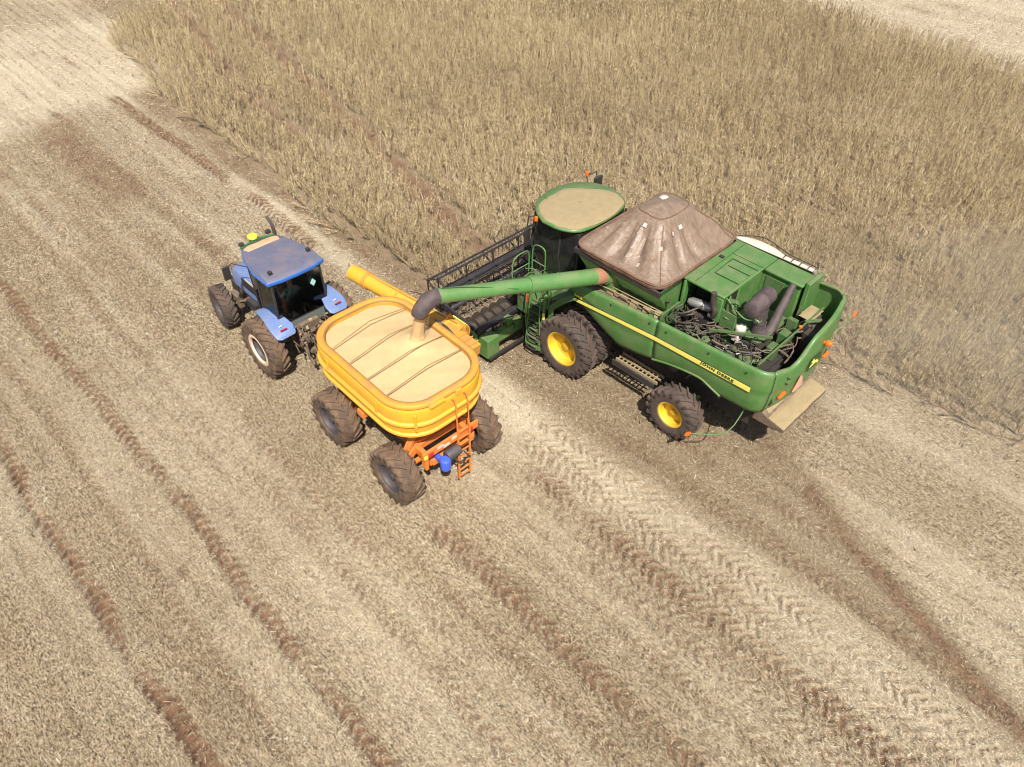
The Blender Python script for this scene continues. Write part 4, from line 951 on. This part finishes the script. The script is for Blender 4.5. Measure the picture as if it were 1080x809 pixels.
# tracks : centre x, width, depth, soil, chevron amp, y range
TR = [(-.10,.24,.045,.95,.012,-20,60),(2.30,.16,.03,.7,.01,-20,14),(4.1,.45,.014,.20,.016,-20,60),(5.5,.5,.014,.14,.02,-20,9.5),(7.5,.5,.014,.12,.02,-20,9.5),(8.3,.45,.012,.10,.016,-20,9.5),(9.85,.6,.014,.08,.04,-20,10),(10.65,.6,.018,.12,.04,-20,10.2),(11.7,.5,.02,.20,.02,-20,9.5),(14.5,.5,.015,.1,.018,-20,10),(1.1,.4,.012,.2,.012,-20,60),(-.08,.42,.035,.75,.018,-20,60),(2.36,.42,.022,.55,.014,-20,60),(6.36,.58,.035,.50,.036,-20,9.6),(8.80,.50,.022,.18,.030,-20,9.8),
      (9.25,.62,.035,.50,.045,-20,9.3),(10.1,.5,.012,.05,.026,-20,10),(4.85,.42,.016,.32,.012,-20,60),(10.9,.55,.03,.62,.022,20,37.5),(8.2,.50,.02,.42,.012,14,38),
      (12.85,.5,.03,.15,.028,-20,10.2),(16.0,.5,.02,.10,.022,-20,10.2),(-3.0,.45,.03,.5,.015,-20,60),(6.9,.4,.012,.22,.01,20,60)]
def crop_in(x, y):
    """1 inside standing crop"""
    wob = (fbm(x, y, 2.2, 61, 3)-.5)*1.3
    left = 12.15 + .35*(fbm(x*0, y, 3.0, 5, 3)-.5)*2 + np.where(y > 33, (y-33)*.13, 0) + np.where(y > 44, (y-44)**1.3*.9, 0)
    cut = (y < 15.0)
    leftb = np.where(cut, 18.35 + .15*wob + np.clip(4.2-y, 0, 8)*.20, left + .25*wob)
    right = 44.8 + .5*wob + np.clip(y-10, 0, 30)*.14
    return (x > leftb) & (x < right) & (y > -30) & (y < 75)
def tram(x, y):
    c1 = np.interp(y, [10,17,24.7,34,44,70], [14.4,14.85,16.6,18.5,20.5,25.5]); c2 = np.interp(y, [10,24,29.5,33.3,38.3,46,70], [12.6,14.2,15.0,15.4,16.5,18.4,23])
    g = np.maximum(win(x, c1, .85, .2)*(y > 15), win(x, c2, .85, .25)*(y > 27)*.9)
    return g
def zones(x, y):
    n1 = fbm(x, y*.35, 1.6, 1); n2 = fbm(x, y, .55, 2); n3 = fbm(x, y*.2, .5, 3, 3); n4 = fbm(x, y, 4, 9, 3)
    n5 = fbm(x, y*.06, .9, 51, 3); soil = np.clip((n3-.56)*2.2, 0, 1)*.5 + np.clip((n2-.56)*2.4, 0, 1)*.4 + np.clip((n5-.5)*1.2, 0, 1)*.30 + np.clip(vnoise(x, y*.03, .17, 55)-.78, 0, 1)*1.9*sst(.4,.6,n1)
    h = (fbm(x, y, .35, 21, 4)-.5)*.055 + (fbm(x, y, .16, 29, 2)-.5)*.022 + (fbm(x, y, 1.5, 23, 3)-.5)*.05
    for (c, w, dp, so, ch, y0, y1) in TR:
        cc = c + .05*np.sin(y*.35+c) + .04*np.sin(y*1.1) + (n2-.5)*.22
        m = win(x, cc, w)*np.clip(.55+1.3*fbm(x+c*9, y, .9, 71, 3)*sst(.3,.5,fbm(x*0+c*5, y, 2.4, 73, 2)+.12), 0, 1)*sst(y0, y0+1, y)*(1-sst(y1-1, y1, y))
        brk = sst(.22, .55, fbm(x*0+c*3, y, 1.3, 33, 3)*.7+n2*.3)
        ph = (y + .9*np.abs(x-cc) + (n2-.5)*.30)/.26; saw = (ph-np.floor(ph)); lug = sst(.0, .22, saw)*(1-sst(.42, .72, saw))
        h = h - m*dp + m*(lug-.4)*ch*(.6+.4*brk)*2.0
        e = win(x, cc, w+.22, .08)-win(x, cc, w-.02, .08); h = h + np.clip(e, 0, 1)*.014
        soil = np.maximum(soil, m*(1-lug)*.46*(.4+.8*brk))  # paints the shade between lugs as dark V lines, through the soil mask
        soil = np.maximum(soil, m*so*(.40+.75*brk)*(.55+.8*(1-lug)))
    # brown freshly harvested strip behind the combine
    bnd = 11.7 + np.clip((y+2.6)*.40, 0, 9) + (n1-.5)*.9; plume = sst(bnd-.15, bnd+.55, x)*(x < 19.5)*(1-sst(3.2, 6.0, y))
    fresh = sst(10.7, 11.6, x+(n1-.5)*1.6)*(1-sst(17.8, 18.6, x))*(1-sst(14.5, 15.2, y))*(1-.85*plume)
    dark = np.exp(-((x-bnd+.30)/.34)**2)*(y < 3.5)*sst(.25, .5, n1+.08)
    margin = sst(11.1, 11.9, x+(n1-.5)*.9)*(1-sst(36, 38, y))*(y > 15)*(x < 13.6)*.75
    redp = np.exp(-((x-7.6)/1.1)**2)*sst(26, 29, y)*(1-sst(35, 38.5, y))*.7
    soil = np.clip(np.maximum.reduce([soil*(1-.7*plume), dark*.70, margin*(.35+.6*n2), redp*(.45+.8*n2)]), 0, 1)
    pale = np.clip(plume*(.0+.35*n1) + win(x, 10.35, 1.2, .7)*(y < 12)*.85*(.5+n1) + np.clip((.52-n5)*3.0, 0, 1)*.5 + win(x, 11.2, .7, .3)*(y > 15)*(y < 27)*.6 + sst(34.5, 38, y+(n1-.5)*3)*(x < 15)*.85*(1-.6*sst(46,49,y+x*.3-4)) + sst(44.5,46,x)*.7, 0, 1)*(1-soil*.7)
    inc = crop_in(x, y).astype(float); 
    brown = np.clip(fresh*.9 + inc*.7 + margin*.5 + (.28*sst(.47,.60,n4) + .20*sst(.50,.64,n5)*(1-inc))*(x < 40)*(1-sst(34, 37, y)*(x < 16)), 0, 1)*(1-.7*plume)
    soil = np.where(inc > 0, np.clip(.10+.4*n2 + tram(x, y)*.28, 0, 1), soil)
    return h, soil, pale, brown
def axis(d0, d1, st, lo, hi):
    a = list(np.arange(d0, d1, st)); s = st; v = d1
    while v < hi: a.append(v); s *= (1.035 if v < 90 else 1.3); v += s
    a.append(hi); s = st; v = d0-st; L_ = []
    while v > lo: L_.append(v); s *= 1.22; v -= s
    L_.append(lo); return np.array(L_[::-1]+a)
def near_axis(): pass
xs = axis(-4.0, 22.0, .05, -900, 900); ys = axis(-4.5, 30.0, .052, -900, 900)
GX, GY = np.meshgrid(xs, ys, indexing='ij'); h, soil, pale, brown = zones(GX, GY)
far = sst(60, 90, np.maximum(abs(GX-15), abs(GY-15))); h = h*(1-far)
hI = (xs, ys, h)
def hgt(x, y):
    i = np.clip(np.searchsorted(xs, x)-1, 0, len(xs)-2); j = np.clip(np.searchsorted(ys, y)-1, 0, len(ys)-2)
    return np.maximum(np.maximum(h[i, j], h[i+1, j]), np.maximum(h[i, j+1], h[i+1, j+1]))
def np_mesh(name, V, Fq, mats, attrs=None, smooth=False, matidx=None):
    me = bpy.data.meshes.new(name); nv = len(V); nf, k = Fq.shape
    me.vertices.add(nv); me.vertices.foreach_set('co', V.astype(np.float32).ravel())
    me.loops.add(nf*k); me.loops.foreach_set('vertex_index', Fq.astype(np.int32).ravel())
    me.polygons.add(nf); me.polygons.foreach_set('loop_start', np.arange(0, nf*k, k, dtype=np.int32)); 
    if matidx is not None: me.polygons.foreach_set('material_index', matidx.astype(np.int32))
    me.update(calc_edges=True)
    for m in mats: me.materials.append(m)
    for an, (dom, dat) in (attrs or {}).items():
        a = me.attributes.new(an, 'FLOAT', dom); a.data.foreach_set('value', dat.astype(np.float32).ravel())
    if smooth: me.shade_smooth()
    o = bpy.data.objects.new(name, me); col.objects.link(o); return o
ni, nj = GX.shape
idx = np.arange(ni*nj).reshape(ni, nj); Fq = np.stack([idx[:-1,:-1], idx[1:,:-1], idx[1:,1:], idx[:-1,1:]], -1).reshape(-1, 4)
V = np.stack([GX, GY, h], -1).reshape(-1, 3)

def ground_mat():
    m = bpy.data.materials.new('field_ground'); m.use_nodes = True; nt = m.node_tree; N = nt.nodes; L = nt.links; b = N['Principled BSDF']
    b.inputs['Roughness'].default_value = .95; b.inputs['Specular IOR Level'].default_value = .15
    tc = N.new('ShaderNodeTexCoord')
    def noise(sc, det=4, ro=.6, vec=None):
        n = N.new('ShaderNodeTexNoise'); n.inputs['Scale'].default_value = sc; n.inputs['Detail'].default_value = det; n.inputs['Roughness'].default_value = ro
        L.new(vec or tc.outputs['Object'], n.inputs['Vector']); return n.outputs['Fac']
    def attr(a): n = N.new('ShaderNodeAttribute'); n.attribute_name = a; return n.outputs['Fac']
    def mixc(f, a, c, fix=None):
        n = N.new('ShaderNodeMix'); n.data_type = 'RGBA'
        if isinstance(f, float): n.inputs['Factor'].default_value = f
        else: L.new(f, n.inputs['Factor'])
        for s, v in (('A', a), ('B', c)):
            if isinstance(v, tuple): n.inputs[s].default_value = (*v, 1)
            else: L.new(v, n.inputs[s])
        return n.outputs['Result']
    def mr(v, a, b_, c=0., d=1.):
        n = N.new('ShaderNodeMapRange'); L.new(v, n.inputs['Value']); n.inputs['From Min'].default_value = a; n.inputs['From Max'].default_value = b_; n.inputs['To Min'].default_value = c; n.inputs['To Max'].default_value = d; return n.outputs['Result']
    def math_(op, a, b_):
        n = N.new('ShaderNodeMath'); n.operation = op; n.use_clamp = True
        for i, v in enumerate((a, b_)):
            if isinstance(v, float): n.inputs[i].default_value = v
            else: L.new(v, n.inputs[i])
        return n.outputs[0]
    # chopped straw : stretched voronoi flecks in two directions
    flecks = []
    for ang, sc in ((25, 60), (110, 52), (65, 70)):
        mp = N.new('ShaderNodeMapping'); mp.inputs['Rotation'].default_value = (0, 0, R_(ang)); mp.inputs['Scale'].default_value = (1, .28, 1); L.new(tc.outputs['Object'], mp.inputs['Vector'])
        v = N.new('ShaderNodeTexVoronoi'); v.inputs['Scale'].default_value = sc; L.new(mp.outputs['Vector'], v.inputs['Vector'])
        s = N.new('ShaderNodeSeparateColor'); L.new(v.outputs['Color'], s.inputs[0]); flecks.append(s.outputs[0]); 
    fl = math_('MULTIPLY', math_('ADD', math_('MULTIPLY', flecks[0], .5), math_('MULTIPLY', flecks[1], .5)), 1.0)
    straw = mixc(mr(fl, .28, .75), (.085, .062, .038), (.47, .37, .235))  # dark end paints the shade in small crevices between the straws
    straw = mixc(math_('MULTIPLY', attr('pale'), .75), straw, (.56, .48, .35))
    straw = mixc(math_('MULTIPLY', attr('brown'), .65), straw, (.22, .16, .10))
    soilc = mixc(mr(noise(3.5, 6), .35, .65), (.105, .056, .034), (.215, .122, .072))
    soilc = mixc(mr(noise(40, 4), .5, .7, 0., .6), soilc, (.28, .19, .12))
    f = math_('ADD', attr('soil'), mr(noise(16, 6, .7), .3, .7, -.35, .35)); f = mr(f, .25, .75)
    f = math_('MULTIPLY', f, mr(attr('soil'), 0., .25, .25, 1.))
    L.new(mixc(f, straw, soilc), b.inputs['Base Color'])
    bp = N.new('ShaderNodeBump'); bp.inputs['Strength'].default_value = .9; bp.inputs['Distance'].default_value = .03
    hh = math_('ADD', math_('MULTIPLY', fl, .5), math_('MULTIPLY', noise(28, 8, .75), .6)); L.new(hh, bp.inputs['Height']); L.new(bp.outputs['Normal'], b.inputs['Normal'])
    return m
g = np_mesh('ground', V, Fq, [ground_mat()], dict(soil=('POINT', soil), pale=('POINT', pale), brown=('POINT', brown)), smooth=True)
g['kind'] = 'structure'; g['label'] = 'harvested field of pale straw and reddish soil with tyre tracks'

# projection used only to skip ground well outside anything the photograph shows
def inview(x, y, z=0, mx=.16):
    p = CAMP; pi, ya, ro = R_(p['pitch']), R_(p['yaw']), R_(p['roll'])
    fw = np.array([math.sin(ya)*math.cos(pi), math.cos(ya)*math.cos(pi), -math.sin(pi)]); rt = np.array([math.cos(ya), -math.sin(ya), 0]); dn = np.cross(fw, rt)
    r = rt*math.cos(ro)+dn*math.sin(ro); d = -rt*math.sin(ro)+dn*math.cos(ro)
    P = np.stack([x, y, z-p['H']+0*x], -1); c = P@np.stack([r, d, fw], 1)
    u = p['f']*c[:,0]/c[:,2]/1080; v = p['f']*c[:,1]/c[:,2]/809
    return (c[:,2] > 2)&(abs(u) < .5+mx)&(abs(v) < .5+mx), c[:,2]

def fleck_mat(name, ramp, rough=.8, trans=.0):
    m = bpy.data.materials.new(name); m.use_nodes = True; N = m.node_tree.nodes; L = m.node_tree.links; b = N['Principled BSDF']; b.inputs['Roughness'].default_value = rough; b.inputs['Specular IOR Level'].default_value = .3
    a = N.new('ShaderNodeAttribute'); a.attribute_name = 'tint'; r = N.new('ShaderNodeValToRGB'); L.new(a.outputs['Fac'], r.inputs[0])
    cr_ = r.color_ramp
    while len(cr_.elements) > 1: cr_.elements.remove(cr_.elements[-1])
    cr_.elements[0].position = ramp[0][0]; cr_.elements[0].color = (*ramp[0][1], 1)
    for p, c in ramp[1:]: e = cr_.elements.new(p); e.color = (*c, 1)
    L.new(r.outputs[0], b.inputs['Base Color']); return m
M['straw'] = fleck_mat('straw', [(0,(.075,.052,.032)),(.25,(.22,.16,.095)),(.55,(.44,.345,.215)),(.8,(.62,.52,.36)),(1,(.80,.72,.57))])
M['plant'] = fleck_mat('dry_soybean', [(0,(.085,.06,.036)),(.3,(.24,.178,.097)),(.65,(.43,.338,.185)),(1,(.62,.515,.325))])

# straw litter --------------------------------------------------------
def litter(n, x0, x1, y0, y1, dmin, dmax, sl, seed):
    rg = np.random.default_rng(seed); x = rg.uniform(x0, x1, n); y = rg.uniform(y0, y1, n)
    ok, d = inview(x, y); ok &= (d >= dmin)&(d < dmax)&~crop_in(x, y); x, y = x[ok], y[ok]
    _, so, pa, br = zones(x, y)
    keep = rg.random(len(x)) < np.clip(1.05-.95*so, .12, 1); x, y, so, pa, br = [q[keep] for q in (x, y, so, pa, br)]
    n = len(x); l = rg.gamma(4, .25, n)*sl*.5; w = rg.uniform(.35, 1, n)*sl*.085; a = rg.uniform(0, PI, n); el = rg.normal(0, .18, n)
    z = hgt(x, y) + .003 + rg.random(n)**1.5*.036 + np.abs(np.sin(el))*l*.5
    dx, dy, dz = np.cos(a)*np.cos(el)*l/2, np.sin(a)*np.cos(el)*l/2, np.sin(el)*l/2; ro = rg.uniform(-.8, .8, n); px, py, pz = -np.sin(a)*w/2*np.cos(ro), np.cos(a)*w/2*np.cos(ro), np.sin(ro)*w/2
    c = np.stack([x, y, z], 1); D = np.stack([dx, dy, dz], 1); P = np.stack([px, py, pz], 1)
    V = np.stack([c-D-P, c+D-P, c+D+P, c-D+P], 1).reshape(-1, 3)
    t = np.clip(rg.normal(.56, .27, n)+.26*pa-.26*br-.15*so, 0, 1)
    return V, np.repeat(t, 4)
parts = [litter(1800000, -5, 22, -5, 30, 0, 22, .092, 1), litter(500000, -5, 30, 2, 45, 22, 36, .15, 2), litter(520000, -5, 95, 5, 95, 36, 100, .24, 3)]
V = np.concatenate([p[0] for p in parts]); t = np.concatenate([p[1] for p in parts]); F = np.arange(len(V)).reshape(-1, 4)
o = np_mesh('straw_litter', V, F, [M['straw']], dict(tint=('POINT', t))); tag(o, 'chopped straw scattered over the harvested ground', 'straw', kind='stuff'); print('straw', len(F))

# cut stubble in rows ---------------------------------------------------
rg = np.random.default_rng(5); n = 260000; x = np.round(rg.uniform(-5, 60, n)/.5)*.5+rg.normal(0, .035, n); y = rg.uniform(-5, 60, n)
ok, d = inview(x, y); ok &= ~crop_in(x, y)&(d < 48); x, y = x[ok], y[ok]; _, so, pa, br = zones(x, y); keep = rg.random(len(x)) < np.clip(.8-.6*so-.55*pa, .08, 1); x, y = x[keep], y[keep]
n = len(x); hh = rg.uniform(.04, .13, n); a = rg.uniform(0, PI, n); lx, ly = rg.normal(0, .035, n), rg.normal(0, .035, n); w = rg.uniform(.004, .008, n); z0 = hgt(x, y)-.02
b0 = np.stack([x, y, z0], 1); b1 = np.stack([x+lx, y+ly, z0+hh+.02], 1); VV = []
for k in range(2):
    p = np.stack([np.cos(a+k*PI/2)*w, np.sin(a+k*PI/2)*w, 0*w], 1); VV.append(np.stack([b0-p, b0+p, b1+p, b1-p], 1))
V = np.stack(VV, 1).reshape(-1, 3); t = np.repeat(np.clip(rg.normal(.42, .2, n), 0, 1), 8)
o = np_mesh('crop_stubble', V, np.arange(len(V)).reshape(-1, 4), [M['straw']], dict(tint=('POINT', t))); tag(o, 'short cut stems standing in rows', 'stubble', kind='stuff')

# standing soybeans -------------------------------------------------------
def plant_variant(seed, detail):
    rg = random.Random(seed); V = []; Tn = []
    def quad(a, b_, w, t, ax):
        V.extend([a-ax*w, a+ax*w, b_+ax*w*.6, b_-ax*w*.6]); Tn.extend([t]*4)
    H_ = rg.uniform(.80, 1.08); stems = []
    base = np.array([0, 0, 0.]); lean = np.array([rg.gauss(0, .07), rg.gauss(0, .07), 0])
    top = base+lean*H_*1.4+np.array([0, 0, H_]); stems.append((base, top, .007))
    nb = {2: 5, 1: 4, 0: 3}[detail]
    for k in range(nb):
        s = rg.uniform(.12, .55); a = rg.uniform(0, 2*PI); l = H_*(1-s)*rg.uniform(.6, .95); e = rg.uniform(1.22, 1.46)
        p = base+(top-base)*s; q = p+np.array([math.cos(a)*math.cos(e), math.sin(a)*math.cos(e), math.sin(e)])*l; stems.append((p, q, .0045))
    up = np.array([0, 0, 1.])
    for p, q, w in stems:
        a = rg.uniform(0, PI); ax = np.array([math.cos(a), math.sin(a), 0]); quad(p, q, w*(1.2 if detail else 1.8), rg.uniform(.35, .75), ax)
        ax2 = np.array([-ax[1], ax[0], 0])
        if detail == 2: quad(p, q, w, rg.uniform(.15, .5), ax2)
        L_ = np.linalg.norm(q-p); npod = int(L_*{2: 24, 1: 17, 0: 11}[detail])+1
        for k in range(npod):
            s = rg.uniform(.12, 1.0); c = p+(q-p)*s; a = rg.uniform(0, 2*PI); e = rg.choice((-1, 1))*rg.uniform(.45, 1.3); sl = rg.uniform(.048, .075)*{2: 1, 1: 1.3, 0: 1.8}[detail]
            d = np.array([math.cos(a)*math.cos(e), math.sin(a)*math.cos(e), math.sin(e)]); ax = np.cross(d, up); ax = ax/np.linalg.norm(ax)
            r = rg.uniform(-.9, .9); ax = ax*math.cos(r)+np.cross(d, ax)*math.sin(r); wd = .0070*{2: 1, 1: 1.3, 0: 1.75}[detail]
            m = c+d*sl*.5; e_ = c+d*sl; t = min(1, max(0, rg.gauss(.66, .17)))
            V.extend([c, m-ax*wd, e_, m+ax*wd]); Tn.extend([t]*4)
    return np.array(V), np.array(Tn)
def crop(dmin, dmax, detail, sp, seed, scl=1.):
    rg = np.random.default_rng(seed); rows = np.arange(12, 60, .5); yy = np.arange(-12, 66, sp); X, Y = np.meshgrid(rows, yy); x = X.ravel()+rg.normal(0, .04, X.size); y = Y.ravel()+rg.uniform(-sp/2, sp/2, X.size)
    ok, d = inview(x, y, mx=.22); ok &= (d >= dmin)&(d < dmax)&crop_in(x, y); x, y = x[ok], y[ok]
    # stay clear of the header
    ok = ~((x > 10.6)&(x < 18.0)&(y < 15.25)); x, y = x[ok], y[ok]
    tr = tram(x, y); dens = sst(.22, .42, fbm(x, y, 1.4, 77, 3)); ok = rg.random(len(x)) < (.5+.5*dens)*(1-.88*tr); x, y = x[ok], y[ok]
    n = len(x); print('plants', detail, n)
    # lodging near the cut edge
    e = np.zeros(n); 
    for dd in (.35, .7): e += (~crop_in(x-dd, y)).astype(float)*.5
    th = rg.uniform(0, 2*PI, n); la = rg.normal(0, .10, n)*1.0 + e*np.abs(rg.normal(0, .55, n)); ld = np.where(e > 0, rg.normal(PI*.95, .7, n), rg.uniform(0, 2*PI, n)); lo = rg.random(n) < .02; la = np.where(lo, rg.uniform(.5, 1.1, n), la)
    sc = rg.normal(1, .10, n)*scl*(.85+.3*fbm(x, y, 2.5, 88, 3)); tn = rg.normal(0, .10, n)+(fbm(x, y, 5, 99, 3)-.5)*.35
    Vs, Ts = [], []; var = [plant_variant(100*detail+k, detail) for k in range(14)]; vi = rg.integers(0, 14, n); z = hgt(x, y)
    for k in range(14):
        m = vi == k; V0, T0 = var[k]; c, s = np.cos(th[m]), np.sin(th[m])
        P = V0[None]*sc[m][:,None,None]; X_ = P[...,0]*c[:,None]-P[...,1]*s[:,None]; Y_ = P[...,0]*s[:,None]+P[...,1]*c[:,None]; Z_ = P[...,2]
        cl, sl = np.cos(la[m])[:,None], np.sin(la[m])[:,None]; cd, sd = np.cos(ld[m])[:,None], np.sin(ld[m])[:,None]
        A = X_*cd+Y_*sd; B = -X_*sd+Y_*cd; A2 = A*cl+Z_*sl; Z2 = -A*sl+Z_*cl; X2 = A2*cd-B*sd; Y2 = A2*sd+B*cd
        Vs.append(np.stack([X2+x[m][:,None], Y2+y[m][:,None], np.maximum(Z2, 0.01)+z[m][:,None]], -1).reshape(-1, 3)); Ts.append(np.clip(T0[None]+tn[m][:,None], 0, 1).ravel())
    return np.concatenate(Vs), np.concatenate(Ts)
cp = [crop(0, 27, 2, .12, 1), crop(27, 42, 1, .135, 2), crop(42, 90, 0, .16, 3)]
V = np.concatenate([c[0] for c in cp]); t = np.concatenate([c[1] for c in cp]); print('crop quads', len(V)//4)
o = np_mesh('soybean_crop', V, np.arange(len(V)).reshape(-1, 4), [M['plant']], dict(tint=('POINT', t))); tag(o, 'ripe dry soybean plants standing in the uncut field', 'crop', kind='stuff')

# dust drifting behind the combine --------------------------------------
m = bpy.data.materials.new('dust'); m.use_nodes = True; N = m.node_tree.nodes; L = m.node_tree.links; N.clear()
o_ = N.new('ShaderNodeOutputMaterial'); pv = N.new('ShaderNodeVolumePrincipled'); pv.inputs['Color'].default_value = (1, .93, .80, 1); pv.inputs['Anisotropy'].default_value = -.25
tc = N.new('ShaderNodeTexCoord'); nz = N.new('ShaderNodeTexNoise'); nz.inputs['Scale'].default_value = 1.7; nz.inputs['Detail'].default_value = 3
mp = N.new('ShaderNodeMapping'); mp.inputs['Scale'].default_value = (1.2, .8, 1); L.new(tc.outputs['Object'], mp.inputs[0]); L.new(mp.outputs[0], nz.inputs['Vector'])
ln_ = N.new('ShaderNodeVectorMath'); ln_.operation = 'LENGTH'; L.new(tc.outputs['Object'], ln_.inputs[0])
fo = N.new('ShaderNodeMapRange'); fo.inputs['From Min'].default_value = .0; fo.inputs['From Max'].default_value = 1; fo.inputs['To Min'].default_value = 1; fo.inputs['To Max'].default_value = 0; L.new(ln_.outputs['Value'], fo.inputs['Value'])
nr = N.new('ShaderNodeMapRange'); nr.inputs['From Min'].default_value = .35; nr.inputs['From Max'].default_value = .7; L.new(nz.outputs['Fac'], nr.inputs['Value'])
mu = N.new('ShaderNodeMath'); mu.operation = 'MULTIPLY'; L.new(fo.outputs[0], mu.inputs[0]); L.new(nr.outputs[0], mu.inputs[1])
m2 = N.new('ShaderNodeMath'); m2.operation = 'MULTIPLY'; m2.inputs[1].default_value = .085; L.new(mu.outputs[0], m2.inputs[0]); L.new(m2.outputs[0], pv.inputs['Density']); L.new(pv.outputs[0], o_.inputs['Volume'])
bm = bmesh.new(); bmesh.ops.create_icosphere(bm, subdivisions=4, radius=1); me = bpy.data.meshes.new('dust_cloud'); bm.to_mesh(me); bm.free(); me.materials.append(m)
dc = bpy.data.objects.new('dust_cloud', me); col.objects.link(dc); dc.location = (21.5, 2.0, 1.4); dc.scale = (9.5, 6.5, 2.2); dc.rotation_euler = (0, 0, R_(-38))
tag(dc, 'thin pale dust drifting behind the combine', 'dust', kind='stuff')

# ============================================================ LIGHT, CAMERA
SUN_EL, SUN_AZ = 54.0, 37.0        # sun behind and a little left of the machines; azimuth of travel of the light, clockwise from +Y
w = bpy.data.worlds.new('World'); scene.world = w; w.use_nodes = True
nt = w.node_tree; bg = nt.nodes['Background']; sky = nt.nodes.new('ShaderNodeTexSky'); sky.sky_type = 'NISHITA'; sky.sun_disc = False
sky.sun_elevation = R_(SUN_EL); sky.sun_rotation = R_(SUN_AZ+180); sky.dust_density = 2.0; sky.air_density = 1.0
nt.links.new(sky.outputs[0], bg.inputs[0]); bg.inputs[1].default_value = .075
ld = bpy.data.lights.new('Sun', 'SUN'); ld.energy = 4.95; ld.angle = R_(.53); ld.color = (1, .95, .87)
lo = bpy.data.objects.new('Sun', ld); col.objects.link(lo)
a, e = R_(SUN_AZ), R_(SUN_EL); d = Vector((math.sin(a)*math.cos(e), math.cos(a)*math.cos(e), -math.sin(e)))
lo.rotation_euler = d.to_track_quat('-Z', 'Y').to_euler(); lo.location = (0, -10, 30)
cd = bpy.data.cameras.new('Camera'); cam = bpy.data.objects.new('Camera', cd); col.objects.link(cam); scene.camera = cam
cd.sensor_width = 36; cd.sensor_fit = 'HORIZONTAL'; cd.lens = 36*CAMP['f']/1080; cd.clip_end = 3000; cd.clip_start = .1
pi, ya, ro = R_(CAMP['pitch']), R_(CAMP['yaw']), R_(CAMP['roll'])
fw = Vector((math.sin(ya)*math.cos(pi), math.cos(ya)*math.cos(pi), -math.sin(pi))); rt = Vector((math.cos(ya), -math.sin(ya), 0)); dn = fw.cross(rt)
r = rt*math.cos(ro)+dn*math.sin(ro); dd = -rt*math.sin(ro)+dn*math.cos(ro)
mt = Matrix((r, -dd, -fw)).transposed().to_4x4(); mt.translation = (0, 0, CAMP['H']); cam.matrix_world = mt
vs = scene.view_settings; vs.view_transform = 'Standard'; vs.look = 'None'; vs.exposure = .5; vs.gamma = 1
scene.cycles.pixel_filter_type = 'BLACKMAN_HARRIS'; scene.cycles.filter_width = 1.05; scene.cycles.volume_bounces = 2; scene.cycles.max_bounces = 6; scene.cycles.transparent_max_bounces = 10
